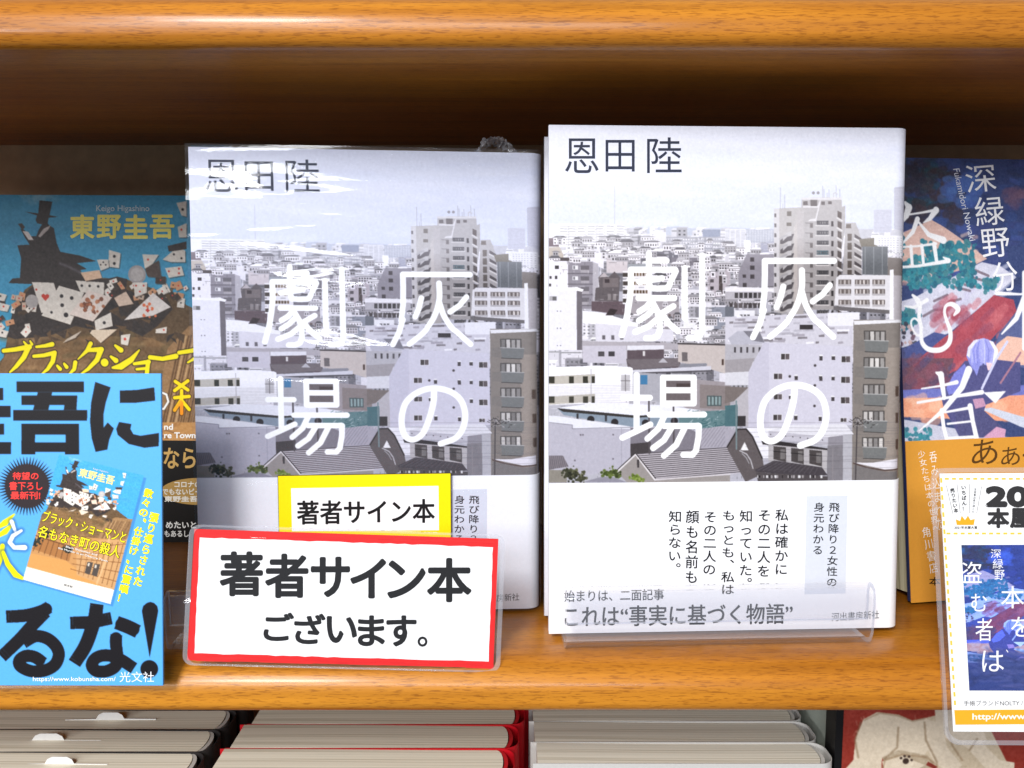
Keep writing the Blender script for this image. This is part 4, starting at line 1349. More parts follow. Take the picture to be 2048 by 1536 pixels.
iv.a = np.clip(iv.a, 0, 250)
ART = iv.a.copy()             # the picture without lettering, printed small on the card too


def yellow_title():
    def ys(pts, w):
        pts = VA(*pts)
        iv.stroke(pts, np.asarray(w) / 3.84 + 4, (46, 34, 20), .8)
    strokes = [([(30, 1350), (120, 1340), (235, 1320)], [30, 34, 40]), ([(225, 1330), (190, 1400), (130, 1470), (80, 1515)], [40, 40, 30, 14]),
               ([(190, 1280), (215, 1310)], [14, 24]), ([(240, 1275), (255, 1300)], [14, 22]),
               ([(290, 1320), (360, 1312), (415, 1300)], [20, 28, 36]), ([(270, 1392), (350, 1385), (435, 1365)], [26, 30, 34]), ([(430, 1375), (420, 1430), (380, 1490), (330, 1530)], [40, 36, 28, 12]),
               ([(455, 1465), (478, 1490)], [20, 30]), ([(510, 1450), (530, 1475)], [20, 30]), ([(598, 1440), (590, 1490), (550, 1530)], [34, 30, 16]),
               ([(720, 1295), (690, 1350), (620, 1415)], [34, 30, 10]), ([(700, 1345), (805, 1340)], [30, 40]), ([(800, 1345), (770, 1420), (700, 1490), (640, 1530)], [44, 38, 28, 12]),
               ([(830, 1440), (831, 1441)], [60, 60]),
               ([(915, 1310), (960, 1345)], [20, 40]), ([(880, 1395), (920, 1425)], [20, 40]), ([(895, 1480), (960, 1470), (1040, 1420), (1105, 1345)], [20, 50, 44, 12]),
               ([(1065, 1450), (1180, 1435)], [24, 34]), ([(1175, 1435), (1165, 1525)], [34, 34]), ([(1085, 1492), (1165, 1485)], [20, 24]),
               ([(1190, 1400), (1290, 1412), (1395, 1392)], [34, 32, 40]), ([(1420, 1365), (1520, 1350), (1600, 1330)], [30, 32, 40]), ([(1590, 1335), (1560, 1400), (1490, 1440)], [40, 30, 14])]
    for p, w in strokes:
        ys(p, w)
    for p, w in strokes:
        iv.stroke(VA(*p), np.asarray(w) / 3.84, (255, 238, 0))


yellow_title()
iv.stroke(VB((1230, 380), (1300, 375), (1335, 320), (1320, 265), (1270, 245), (1225, 260)), 5.5, (60, 44, 30))
iv.stroke(VB((1230, 380), (1300, 375), (1335, 320), (1320, 265), (1270, 245), (1225, 260)), 4.2, (246, 244, 240))
for k in range(2):
    cc = (70, 40, 14) if k == 0 else (255, 226, 0)
    for p in ([(1390, 165), (1490, 230)], [(1490, 160), (1385, 235)], [(1385, 290), (1500, 280)], [(1440, 235), (1440, 410)], [(1435, 310), (1385, 385)], [(1440, 310), (1500, 380)]):
        iv.stroke(VB(*p), 10 if k == 0 else 7, cc)
iv.stroke(VB((1440, 330), (1440, 410)), 7, (250, 150, 20))
iv.stroke(VB((1435, 320), (1385, 385)), 6, (250, 170, 20))


def illus_profile(o=0.0):
    return profile(IW, IT, .004, o)


il = thing('book', 'illustrated novel with flying playing cards and a top-hatted figure on blue, behind the blue card', 'book', IL, 'novels at the back of the shelf')
mb = MB()
inn = inset(profile(IW, IT - .004, .002), .002)
mb.shell(illus_profile(), inn, .0005, IH, (150, 120, 90))
sheet(mb, iv, lambda I, J: np.stack([-IW / 2 + I / isc * (IW - .004) / IW, np.full(len(I), -.00008), IH - J / isc], 1))
put(mb, IL, 'Keigo Higashino', rect(193, 411, 299, 426), (206, 226, 232), .01, -.0002)
for i, ch in enumerate('東野圭吾'):
    x = 141 + i * 53.2
    put(mb, IL, ch, rect(x + .8, 430.8, x + 47.2, 476.2), (250, 238, 120), .03, -.0002)
put(mb, IL, 'nd', rect(329, 848, 346, 859), (240, 236, 230), .03, -.0002)
put(mb, IL, 're Town', rect(329, 865, 391, 876), (240, 236, 230), .03, -.0002)
mb.build('dust_jacket', M_ILLUS, il)
ZI = IL.loc([(360, 881)])[0, 1]
mb = MB()
mb.shell(illus_profile(.0004), illus_profile(.00012), .0012, ZI, (22, 19, 18))
el = [(400 + 78 * cos(a), 982.5 + 27 * sin(a)) for a in np.linspace(0, 2 * pi, 40, endpoint=False)]
flat_poly(mb, IL, el, (176, 140, 78), -.00048)
for txt, r_, c in (('なら', (329, 896, 391, 936), (196, 158, 92)), ('コロナの', (350, 963, 402, 974), (235, 230, 220)), ('でもないビー', (326, 977, 402, 989), (235, 230, 220)),
                   ('東野圭吾、', (330, 992, 402, 1003), (235, 230, 220)), ('めたいと', (333, 1043, 393, 1056), (236, 234, 230)), ('もあるし', (330, 1061, 378, 1073), (236, 234, 230))):
    put(mb, IL, txt, rect(*r_), c, .025, -.00055)
q = IL.loc([(300, 1085), (420, 1085)])
mb.add([(-IW / 2, -.0005, .0013), (IW / 2 - .004, -.0005, .0013), (IW / 2 - .004, -.0005, q[1, 1]), (-IW / 2, -.0005, q[0, 1])], quads=[(0, 1, 2, 3)], col=(238, 234, 226))
mb.build('paper_band', M_ILLUS, il)
MB().box(-IW / 2 + .003, IW / 2 - .004, .0024, IT - .0024, .003, IH - .003, (232, 224, 200)).build('page_block', M_PAGES, il)

# ------------------------------------------------------------------ blue advertising card
BC = Frame(-.1880, .2815, -.0050, 0.0, 5.0, .05)
bq = BC.loc([(322, 747), (326, 1371)])
bx1, bz1, bz0 = bq[:, 0].mean(), bq[0, 1], bq[1, 1]
bx0 = bx1 - .148
bsc = 5200.0
xl = BC.loc([(-60, 1000)])[0, 0]
bw, bh = int((bx1 - xl) * bsc), int((bz1 - bz0) * bsc)


def card_map(px):
    a = BC.loc(px)
    return np.stack([(a[:, 0] - xl) * bsc, (bz1 - a[:, 1]) * bsc], 1)


bv = Canvas(bw, bh, (92, 178, 246), card_map)
bv.scale = bsc * .295 / F
VC = view(0, 1050, 3.84)
INK = (20, 17, 22)


def black(v, pts):
    bv.poly(v(*pts), INK)


def thick(v, pts, w, col=INK):
    """flat-ended heavy brush"""
    c = np.asarray(pts, float)
    c = np.concatenate([[2 * c[0] - c[1]], c, [2 * c[-1] - c[-2]]])
    p = []
    for i in range(1, len(c) - 2):
        for t_ in np.linspace(0, 1, 9)[:-1]:
            p.append(.5 * (2 * c[i] + (c[i + 1] - c[i - 1]) * t_ + (2 * c[i - 1] - 5 * c[i] + 4 * c[i + 1] - c[i + 2]) * t_ ** 2
                           + (3 * c[i] - c[i - 1] - 3 * c[i + 1] + c[i + 2]) * t_ ** 3))
    p = np.array(p + [c[-2]])
    for i in range(len(p) - 1):
        d = p[i + 1] - p[i]
        n = np.array([-d[1], d[0]]) / np.hypot(*d) * w / 2
        bv.poly(v(*[tuple(x) for x in (p[i] + n, p[i + 1] + n, p[i + 1] - n, p[i] - n)]), col)
        if 4 <= i <= len(p) - 5:
            bv.dot(v(tuple(p[i])), w / 2 / 3.84, col)


for a in ((-60, 215, 25, 308), (-60, 352, 82, 440), (-60, 490, 32, 572), (-60, 630, 86, 722), (128, 165, 645, 246), (102, 385, 670, 466)):
    black(VB, rect(*a))
black(VB, [(165, 273), (595, 273), (588, 385), (490, 385), (496, 345), (165, 345)])
black(VB, [(292, 246), (402, 246), (372, 385), (254, 385)])
black(VB, [(165, 490), (608, 490), (608, 725), (500, 725), (500, 706), (272, 706), (272, 725), (165, 725)])
bv.poly(VB(*rect(270, 573, 505, 632)), (92, 178, 246))
black(VB, [(732, 168), (850, 210), (812, 330), (795, 420), (797, 520), (827, 480), (875, 525), (840, 610), (825, 688), (735, 706), (705, 600), (692, 470), (700, 330)])
black(VB, [(920, 235), (1050, 230), (1185, 210), (1193, 312), (1050, 328), (922, 330)])
black(VB, [(915, 476), (1010, 492), (1002, 530), (1025, 570), (1080, 582), (1222, 560), (1220, 662), (1110, 674), (990, 645), (905, 575), (893, 530)])
thick(VC, [(48, 704), (200, 694), (320, 662), (378, 630)], 96)
thick(VC, [(352, 668), (240, 780), (150, 880), (12, 1012)], 96)
thick(VC, [(180, 905), (270, 855), (360, 870), (430, 930), (452, 1000), (420, 1075), (340, 1118), (240, 1122), (160, 1085), (150, 1040), (200, 1005), (270, 1015), (335, 1060)], 92)
thick(VC, [(540, 752), (700, 745), (857, 715)], 96)
thick(VC, [(745, 606), (725, 730), (660, 920), (572, 1062)], 104)
thick(VC, [(895, 748), (980, 780), (1060, 818)], 104)
thick(VC, [(895, 842), (890, 900), (900, 1000), (890, 1080), (820, 1122), (740, 1120), (706, 1075), (740, 1020), (820, 1000), (920, 1030), (1030, 1100)], 92)
bv.poly(VC((1090, 660), (1100, 622), (1128, 598), (1155, 590), (1182, 598), (1208, 622), (1216, 660), (1150, 1018)), INK)
bv.dot(VC((1147, 1105)), 68 / 3.84, INK)
cx_, cy_ = 208, 968
for k in range(52):
    a = k / 52 * 2 * pi
    bv.poly(VB((cx_ + 150 * cos(a - .06), cy_ + 150 * sin(a - .06)), (cx_ + 232 * cos(a), cy_ + 232 * sin(a)), (cx_ + 150 * cos(a + .06), cy_ + 150 * sin(a + .06))), INK)
bv.dot(VB((cx_, cy_)), 168 / 3.84, (46, 36, 40))
bv.stroke(VC((-20, 90), (40, 50), (110, -20)), [6, 12, 3], (255, 236, 0))
bv.stroke(VB((-20, 1290), (40, 1250), (110, 1185)), [5, 13, 3], (255, 236, 0))
for (pts, w, c, glow) in (([(90, 1240), (120, 1320)], [8, 5], WHT, 0), ([(165, 1310), (100, 1350), (75, 1400), (110, 1440), (190, 1440)], [5, 8, 8, 8, 10], WHT, 0)):
    bv.stroke(VB(*pts), np.array(w) + 7, (30, 70, 130), .55, 5)
    bv.stroke(VB(*pts), w, c)
for pts, w in (([(20, 160), (10, 250), (-30, 370)], [9, 9, 4]), ([(25, 210), (60, 300), (120, 380), (175, 410)], [7, 10, 12, 6])):
    bv.stroke(VC(*pts), np.array(w) + 7, (30, 70, 130), .55, 5)
    bv.stroke(VC(*pts), w, (255, 240, 0))
# the small printed copy of the illustrated cover, tilted
qm = np.array([(118.5, 909), (288, 951), (221, 1208), (46, 1159)], float)
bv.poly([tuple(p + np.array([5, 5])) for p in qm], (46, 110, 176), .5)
H8 = []
cq = card_map(qm)
for (x, y), (u, v_) in zip(cq, ((0, 0), (1, 0), (1, 1), (0, 1))):
    H8 += [[x, y, 1, 0, 0, 0, -u * x, -u * y, u], [0, 0, 0, x, y, 1, -v_ * x, -v_ * y, v_]]
H8 = np.array(H8)
hh = np.append(np.linalg.solve(H8[:, :8], H8[:, 8]), 1)
X, Y = np.meshgrid(np.arange(bw) + .5, np.arange(bh) + .5)
den = hh[6] * X + hh[7] * Y + 1
U, V = (hh[0] * X + hh[1] * Y + hh[2]) / den, (hh[3] * X + hh[4] * Y + hh[5]) / den
ins = (U > 0) & (U < 1) & (V > 0) & (V < 1)
mini = ART.copy() * 1.12
mini[..., 2] *= np.where(mini[..., 2] > mini[..., 0] + 20, 1.12, 1)[...]
mh, mw = mini.shape[:2]
mc = Canvas(mw, mh, (0, 0, 0), lambda p: np.asarray(p, float) * np.array([mw, mh]))
mc.a, mc.scale = mini.astype(np.float32), mw
mc.poly([(-.1, .62), (.35, .60), (1.1, .50), (1.1, 1.1), (-.1, 1.1)], (206, 150, 92))
mc.poly([(-.1, .80), (.40, .78), (.95, .92), (1.1, 1.1), (-.1, 1.1)], (222, 160, 90))
mc.poly([(-.1, .90), (.55, .90), (1.1, .89), (1.1, 1.1), (-.1, 1.1)], (246, 242, 236))
mc.poly([(.05, .66), (.44, .68), (.44, .78), (.0, .76)], (176, 118, 66))
for k in range(7):
    mc.stroke([(.04 + k * .06, .66 + k * .003), (.02 + k * .065, .775)], .008, (112, 70, 38))
mc.stroke([(-.05, .655), (.45, .672)], .014, (120, 76, 42))
mc.poly([(.48, .66), (.72, .56), (1.05, .50), (1.05, .90), (.56, .86)], (214, 164, 110))
for k in range(9):
    mc.stroke([(.55 + k * .06, .64 - k * .016), (.58 + k * .055, .85 + k * .004)], .007, random.choice([(132, 86, 48), (168, 116, 70)]))
for k in range(5):
    mc.stroke([(.48, .67 + k * .04), (1.05, .53 + k * .075)], .008, (150, 98, 56))
mc.stroke([(.80, .52), (.83, .70), (.80, .88)], .022, (228, 182, 130))
for x in (.64, .72):
    mc.poly([(x, .745), (x + .062, .74), (x + .062, .835), (x, .832)], (84, 74, 68))
    mc.poly([(x + .01, .752), (x + .03, .75), (x + .03, .775), (x + .01, .776)], (226, 216, 200))
for (cx0, cy0, rr0) in ((.09, .62, .055), (.02, .70, .05), (.40, .695, .035)):
    for k in range(30):
        mc.dot([(cx0 + random.gauss(0, rr0 * .6), cy0 + random.gauss(0, rr0 * .35))], random.uniform(.008, .02), random.choice([(38, 42, 38), (52, 56, 46), (30, 34, 34)]))
for k in range(14):
    mc.stroke([(random.uniform(0, 1), random.uniform(.905, .99)), (random.uniform(0, 1), random.uniform(.905, .99))], .004, (206, 196, 186), .6)
mini = mc.a
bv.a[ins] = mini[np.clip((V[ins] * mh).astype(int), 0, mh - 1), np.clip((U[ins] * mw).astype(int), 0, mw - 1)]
bv.noise(1.5)
bv.a = np.clip(bv.a, 0, 252)
bcard = thing('promotional_card', 'bright blue printed card with huge black characters standing at the shelf edge', 'advertising card', BC)
mb = MB()
mb.box(bx0, bx1, 0, .0010, bz0, bz1, (92, 178, 246))
sheet(mb, bv, lambda I, J: np.stack([xl + I / bsc, np.full(len(I), -.00006), bz1 - J / bsc], 1))
for txt, r_ in (('待望の', (100, 862, 297, 918)), ('書下ろし', (75, 935, 327, 998)), ('最新刊!', (85, 1010, 310, 1068))):
    put(mb, BC, txt, VB(*rect(*r_)), (245, 66, 60), .025, -.00016)
YEL = (250, 240, 30)
column(mb, BC, '数々の〝仕掛け〟に驚嘆！', 300, 977, 241, 1206, 19.5, YEL, .045, -.00016)
column(mb, BC, '張り巡らされた', 311, 1024, 274, 1173, 19.5, YEL, .045, -.00016)


def mini_q(u0, v0, u1, v1):
    f = lambda u, v_: qm[0] * (1 - u) * (1 - v_) + qm[1] * u * (1 - v_) + qm[2] * u * v_ + qm[3] * (1 - u) * v_
    return [f(u0, v0), f(u1, v0), f(u1, v1), f(u0, v1)]


put(mb, BC, 'Keigo Higashino', mini_q(.42, .035, .60, .05), (230, 240, 244), .01, -.00016)
put(mb, BC, '東野圭吾', mini_q(.28, .06, .69, .125), (250, 240, 150), .03, -.00016)
for txt, q_ in (('ブラック・ショーマンと', (.02, .44, .98, .53)), ('名もなき町の殺人', (.02, .56, .96, .65))):
    put(mb, BC, txt, mini_q(*q_), (60, 44, 20), .07, -.00012)
    put(mb, BC, txt, mini_q(*q_), (255, 236, 40), .02, -.00016)
put(mb, BC, 'Black Showman and', mini_q(.36, .66, .72, .675), (250, 246, 240), .01, -.00016)
put(mb, BC, 'the Murder in an Obscure Town', mini_q(.28, .685, .85, .70), (250, 246, 240), .01, -.00016)
put(mb, BC, '光文社', mini_q(.45, .945, .55, .96), (60, 56, 54), .01, -.00016)
put(mb, BC, 'https://www.kobunsha.com/', VC(*rect(255, 1165, 890, 1207)), (250, 252, 255), .012, -.00016)
put(mb, BC, '光文社', VC(*rect(920, 1125, 1185, 1205)), (250, 252, 255), 0.0, -.00018)
mb.build('printed_board', M_CARD, bcard)

# ------------------------------------------------------------------ painted-cover novel at the back right
PB = Frame(.2322, .3569, .0015, 9.0, 7.0, -.6)
PW, PH, PT = .130, .1885, .026
psc = 4300.0
pw, ph = int(PW * psc), int(PH * psc)


def pmap(px):
    a = PB.loc(px)
    return np.stack([(a[:, 0] + PW / 2) * psc, (PH - a[:, 1]) * psc], 1)


pv = Canvas(pw, ph, (38, 52, 98), pmap)
pv.scale = psc * .385 / F
V4, V5 = view(1780, 300, 3.657), view(1780, 700, 3.657)


def daub(n, bx, by, cols, w=(6, 22), L=(20, 90), al=.6, v=V4, ang=(-.4, .4)):
    for k in range(n):
        x, y = random.uniform(*bx), random.uniform(*by)
        a, l_ = random.uniform(*ang), random.uniform(*L)
        pv.stroke(v((x, y), (x + cos(a) * l_, y + sin(a) * l_)), random.uniform(*w), random.choice(cols), al, 2)


daub(220, (-150, 1900), (60, 1000), [(30, 42, 84), (40, 62, 120), (50, 70, 140), (34, 44, 76), (44, 54, 110)])
daub(70, (-150, 420), (60, 460), [(24, 60, 74), (32, 84, 92), (28, 44, 62), (42, 36, 44), (38, 30, 40)])
daub(60, (60, 480), (130, 520), [(44, 32, 40), (52, 40, 50), (36, 34, 52)])
daub(40, (380, 620), (200, 420), [(52, 78, 150), (62, 96, 160)], al=.5)
daub(20, (850, 1000), (280, 420), [(80, 60, 90), (96, 70, 92)], al=.5)
pv.poly(V4((-120, 700), (310, 510), (400, 560), (520, 640), (730, 795), (600, 860), (380, 920), (-120, 1000)), (196, 160, 150))
daub(40, (0, 650), (560, 980), [(206, 172, 160), (180, 140, 136), (214, 184, 170)], w=(4, 10), L=(20, 60))
pv.poly(V4((-120, 1160), (180, 1080), (470, 930), (690, 820), (830, 850), (950, 930), (640, 1180), (440, 1340), (300, 1390), (-120, 1500)), (188, 188, 206))
daub(50, (100, 900), (880, 1330), [(200, 200, 216), (172, 172, 194), (180, 176, 204)], w=(5, 14), L=(30, 110), ang=(-.8, -.4))
for p in ([(330, 1105), (430, 1060)], [(440, 1110), (530, 1090)], [(480, 1000), (600, 1030)], [(560, 985), (640, 1000)], [(610, 930), (720, 960)], [(250, 1215), (330, 1170), (420, 1165)], [(640, 880), (740, 920)]):
    pv.stroke(V4(*p), 5, (112, 98, 112))
TEAL = [(30, 106, 124), (38, 122, 136), (26, 84, 106), (52, 110, 120)]
for (bx, by, n) in (((80, 620), (800, 1010), 90), ((80, 200), (1180, 1300), 18), ((400, 620), (680, 790), 26), ((690, 800), (960, 1010), 14), ((-120, 100), (640, 960), 40), ((240, 440), (680, 860), 26)):
    for k in range(n):
        x, y = random.uniform(*bx), random.uniform(*by)
        for j in range(4):
            pv.dot(V4((x + random.gauss(0, 18), y + random.gauss(0, 14))), random.uniform(2.5, 6.5), random.choice(TEAL), .9)
for k in range(60):
    pv.dot(V4((random.uniform(-100, 190), random.uniform(1270, 1470))), random.uniform(2, 4.5), random.choice([(44, 44, 58), (96, 70, 84), (180, 150, 150)]), .9)
pv.poly(V4((780, 1060), (930, 1095), (950, 1180), (600, 1560), (200, 1760), (80, 1640), (330, 1420), (480, 1320)), (150, 56, 70))
daub(60, (320, 900), (1120, 1600), [(166, 68, 80), (140, 50, 66), (180, 90, 98), (126, 60, 84)], w=(8, 18), L=(40, 130), ang=(-.9, -.6), al=.5)
pv.poly(V4((330, 1332), (425, 1352), (200, 1540), (40, 1620), (-100, 1560)), (56, 66, 122))
pv.poly(V4((820, 1340), (1000, 1120), (1900, 1000), (1900, 1700), (740, 1560)), (70, 80, 126))
pv.poly(V4((800, 1420), (880, 1360), (1500, 1440), (1500, 1600), (760, 1560)), (214, 170, 152))
# lower picture
pv.poly(V5((-120, 60), (480, 60), (420, 250), (-120, 330)), (92, 56, 70))
daub(50, (-100, 460), (60, 300), [(140, 52, 70), (70, 52, 82), (110, 60, 76), (58, 60, 100)], v=V5, ang=(-.9, -.5), al=.5)
pv.poly(V5((-120, 300), (1900, 220), (1900, 360), (-120, 380)), (92, 98, 172))
pv.poly(V5((-120, 355), (600, 345), (1900, 290), (1900, 560), (-120, 480)), (216, 142, 110))
daub(46, (-100, 1100), (360, 520), [(226, 156, 120), (206, 128, 100), (230, 170, 140)], v=V5, al=.5)
pv.poly(V5((-120, 470), (400, 560), (900, 640), (900, 700), (-120, 700)), (176, 178, 196))
pv.poly(V5((680, 430), (760, 420), (1400, 600), (1400, 680), (980, 560)), (184, 190, 206))
pv.poly(V5((380, 330), (500, 150), (560, 80), (800, 70), (980, 90), (980, 300), (720, 400), (640, 640), (520, 640), (480, 560), (400, 420)), (62, 62, 112))
pv.poly(V5((560, 100), (480, 170), (420, 280), (440, 330), (520, 300), (600, 200)), (104, 108, 190))
pv.poly(V5((480, 440), (680, 420), (840, 560), (860, 640), (520, 640)), (60, 60, 104))
pv.poly(V5((620, 360), (700, 350), (720, 410), (640, 430)), (176, 130, 160))
pv.poly(V5((700, 640), (800, 560), (870, 580), (860, 650)), (190, 140, 170))
pv.poly(V5((572, 45), (585, -20), (630, -70), (705, -88), (775, -62), (810, 0), (806, 60), (775, 105), (735, 122), (700, 96), (672, 120), (650, 190), (632, 150), (600, 110)), (124, 128, 204))
pv.poly(V5((700, -84), (775, -60), (812, 0), (806, 62), (775, 106), (735, 122), (760, 60), (772, 0), (750, -50)), (226, 222, 244))
pv.poly(V5((575, 40), (586, -20), (628, -70), (700, -86), (640, -50), (604, 0), (598, 60)), (206, 206, 240))
for k in range(30):
    x = random.uniform(600, 780)
    pv.stroke(V5((690 + (x - 690) * .5, -75), (x, 0), (690 + (x - 690) * .85, random.uniform(60, 110))), random.uniform(1.5, 3.5), random.choice([(206, 208, 242), (100, 104, 186), (150, 154, 218), (170, 170, 226)]), .55)
pv.poly(V5((720, 90), (775, 100), (770, 140), (735, 150)), (222, 190, 196))
pv.poly(V5((700, 310), (870, 300), (790, 390)), (236, 236, 246))
pv.stroke(V5((690, 280), (800, 60), (880, -60)), 5, (190, 192, 230))
pv.stroke(V5((830, 240), (980, 20)), 4, (150, 100, 120))
for k in range(40):
    pv.dot(V5((random.uniform(80, 310), random.uniform(570, 660))), random.uniform(2.5, 5), random.choice(TEAL), .9)
pv.a = pv.a * 1.02 + 24
pv.noise(6, 2)
pv.noise(3)
pv.a = np.clip(pv.a, 0, 250)
PART = pv.a.copy()
# large white title characters, brush-cut
T_ = (252, 252, 255)
for v, pts, w in ((V4, [(112, 385), (140, 420), (120, 480), (80, 540)], [6, 14, 12, 3]), (V4, [(90, 480), (240, 458), (350, 438)], [3, 4, 6]), (V4, [(345, 440), (300, 500), (250, 532)], [13, 9, 2]),
                  (V4, [(205, 505), (170, 600), (80, 695)], [10, 8, 3]), (V4, [(212, 525), (290, 620), (400, 660)], [4, 9, 14]), (V4, [(-20, 560), (60, 520)], [10, 4]), (V4, [(0, 700), (80, 610)], [5, 12]),
                  (V4, [(40, 712), (200, 704), (345, 685)], [4, 4, 5]), (V4, [(50, 720), (60, 855)], [7, 6]), (V4, [(155, 705), (165, 840)], [7, 6]), (V4, [(238, 698), (250, 838)], [7, 6]), (V4, [(330, 688), (350, 822)], [9, 7]),
                  (V4, [(-10, 862), (200, 850), (440, 812)], [5, 5, 8]), (V4, [(400, 785), (440, 808)], [3, 9]),
                  (V4, [(105, 1142), (180, 1152), (275, 1098)], [3, 6, 8]),
                  (V5, [(345, 165), (380, 180), (405, 350)], [4, 13, 8]), (V5, [(235, 283), (380, 262), (500, 235)], [3, 4, 8]), (V5, [(205, 385), (450, 345), (690, 308)], [5, 5, 9]), (V5, [(590, 145), (540, 270), (400, 440), (215, 592)], [15, 12, 9, 2]),
                  (V5, [(385, 440), (400, 560), (425, 655)], [8, 8, 8]), (V5, [(600, 410), (620, 520), (650, 650)], [11, 9, 10]), (V5, [(410, 455), (610, 420)], [4, 6]), (V5, [(430, 540), (615, 520)], [4, 4]), (V5, [(420, 645), (650, 632)], [5, 5]),
                  (V4, [(800, 1048), (980, 1055), (1200, 1020)], [8, 4, 6]), (V4, [(1010, 1080), (950, 1230), (840, 1345)], [12, 10, 3]), (V4, [(1010, 900), (1010, 1450)], [10, 10]), (V4, [(1020, 1080), (1100, 1250), (1230, 1340)], [6, 10, 14])):
    pv.stroke(v(*pts), w, T_)


def curl(pts, w):
    c = np.array(pts, float)
    w = np.interp(np.linspace(0, 1, (len(c) - 1) * 7 + 1), np.linspace(0, 1, len(c)), w)
    c = np.concatenate([[2 * c[0] - c[1]], c, [2 * c[-1] - c[-2]]])
    p = [.5 * (2 * c[i] + (c[i + 1] - c[i - 1]) * t_ + (2 * c[i - 1] - 5 * c[i] + 4 * c[i + 1] - c[i + 2]) * t_ ** 2
               + (3 * c[i] - c[i - 1] - 3 * c[i + 1] + c[i + 2]) * t_ ** 3) for i in range(1, len(c) - 2) for t_ in np.linspace(0, 1, 8)[:-1]]
    pv.stroke(V4(*[tuple(q_) for q_ in p + [c[-2]]]), w, T_)


curl([(168, 1062), (205, 1100), (222, 1150), (216, 1220), (232, 1300), (222, 1355), (190, 1345), (160, 1290), (158, 1250), (186, 1232), (222, 1270), (232, 1340), (240, 1410), (290, 1458), (380, 1460), (442, 1410), (452, 1330), (425, 1250), (408, 1190), (420, 1140), (465, 1128), (510, 1165), (480, 1208)],
     [5, 11, 9, 8, 8, 5, 4, 4, 4, 4, 5, 7, 9, 10, 10, 10, 9, 7, 6, 6, 9, 11, 4])
pb = thing('book', 'novel with a dark blue painted cover and ochre paper band at the right edge', 'book', PB, 'novels at the back of the shelf')
mb = MB()
inn = inset(profile(PW, PT - .004, .002), .002)
mb.shell(profile(PW, PT, .004), inn, .0005, PH, (44, 54, 96))
sheet(mb, pv, lambda I, J: np.stack([-PW / 2 + I / psc * (PW - .004) / PW, np.full(len(I), -.00008), PH - J / psc], 1))
for ch, r_ in (('深', (540, 105, 780, 308)), ('緑', (608, 338, 840, 552)), ('野', (655, 572, 880, 785)), ('分', (735, 815, 940, 1035))):
    x0, y0, x1, y1 = r_
    put(mb, PB, ch, V4((x0, y0 + 12), (x1 - 20, y0 - 6), (x1, y1 - 12), (x0 + 24, y1 + 10)), T_, .006, -.0002)
put(mb, PB, 'Fukamidori Nowaki', V4((505, 135), (625, 660), (580, 668), (458, 140)), (226, 228, 240), .0, -.0002)
mb.build('dust_jacket', M_LINEN, pb)
ZP = PB.loc([(1900, 879)])[0, 1]
mb = MB()
mb.shell(profile(PW, PT, .004, .0004), profile(PW, PT, .004, .00012), 0.0, ZP, (222, 156, 58))
BRN = (92, 60, 22)
put(mb, PB, 'あ', V5((600, 665), (770, 640), (785, 830), (590, 842)), BRN, -.004, -.00052)
put(mb, PB, 'あ', V5((812, 715), (935, 700), (948, 838), (805, 845)), BRN, -.006, -.00052)
put(mb, PB, '…', V5((965, 760), (1040, 758), (1040, 775), (965, 778)), BRN, .01, -.00052)
column(mb, PB, '呑み込まれた', 1863.5, 900, 1880, 1060, 16, (250, 240, 226), -.002, -.00052)
column(mb, PB, '少女たちは本の世界へ', 1840, 900, 1872, 1064, 16, (250, 240, 226), -.002, -.00052)
column(mb, PB, '角川書店', 1849, 1052, 1868, 1147, 19, (252, 244, 232), -.002, -.00052)
put(mb, PB, '本', rect(1857, 1154, 1879, 1170), (60, 40, 16), .01, -.00052)
mb.build('paper_band', M_BAND, pb)
MB().box(-PW / 2 + .0025, PW / 2 - .004, .0024, PT - .0024, .003, PH - .003, (226, 218, 186)).build('page_block', M_PAGES, pb)

# ------------------------------------------------------------------ laminated award card at the right edge
PC = Frame(.1800, .2838, -.0229, -2.4, 11.2, -.9)
e = PC.loc([(1877, 947), (1909, 1463)])
px0, pz1, pz0 = e[:, 0].mean(), e[0, 1], e[1, 1]
px1 = px0 + .064
pc = thing('laminated_card', 'laminated white award card with yellow dashes and small blue picture at the right edge', 'advertising card', PC)
mb = MB()
mb.box(px0, px1, 0, .0004, pz0, pz1, (253, 253, 253))
Z6 = view(1780, 1100, 3.522)
DASH = (250, 206, 70)
for k in range(26):
    x = 400 + k * 52
    flat_poly(mb, PC, V5(*rect(x, 935, x + 30, 949)), DASH, -.00006)
    flat_poly(mb, PC, V5(*rect(x + 12, 1335, x + 42, 1349)), DASH, -.00006)
for k in range(27):
    s0, s1 = k / 27, (k + .55) / 27
    f = lambda s_: np.array([1880 + (1908.5 - 1880) * s_, 956 + (1418 - 956) * s_])
    a, b = f(s0), f(s1)
    flat_poly(mb, PC, [a, a + [4.2, 0], b + [4.2, 0], b], DASH, -.00006)
for a, b in (((410, 990), (460, 1205)), ((488, 980), (512, 1195)), ((580, 982), (578, 1195)), ((668, 998), (632, 1195))):
    flat_poly(mb, PC, V5(a, (a[0] + 3, a[1]), (b[0] + 3, b[1]), b), (90, 86, 84), -.00006)
flat_poly(mb, PC, V5((488, 1280), (480, 1238), (512, 1250), (524, 1212), (548, 1243), (570, 1212), (588, 1243), (620, 1236), (612, 1280)), (250, 178, 10), -.00006)
KK = (40, 38, 38)
column(mb, PC, '売りたい本', 1780 + 452 / 3.657, 700 + 1008 / 3.657, 1780 + 484 / 3.657, 700 + 1192 / 3.657, 9.5, KK, .03)
column(mb, PC, 'いちばん！', 1780 + 536 / 3.657, 700 + 985 / 3.657, 1780 + 544 / 3.657, 700 + 1178 / 3.657, 10, KK, .03)
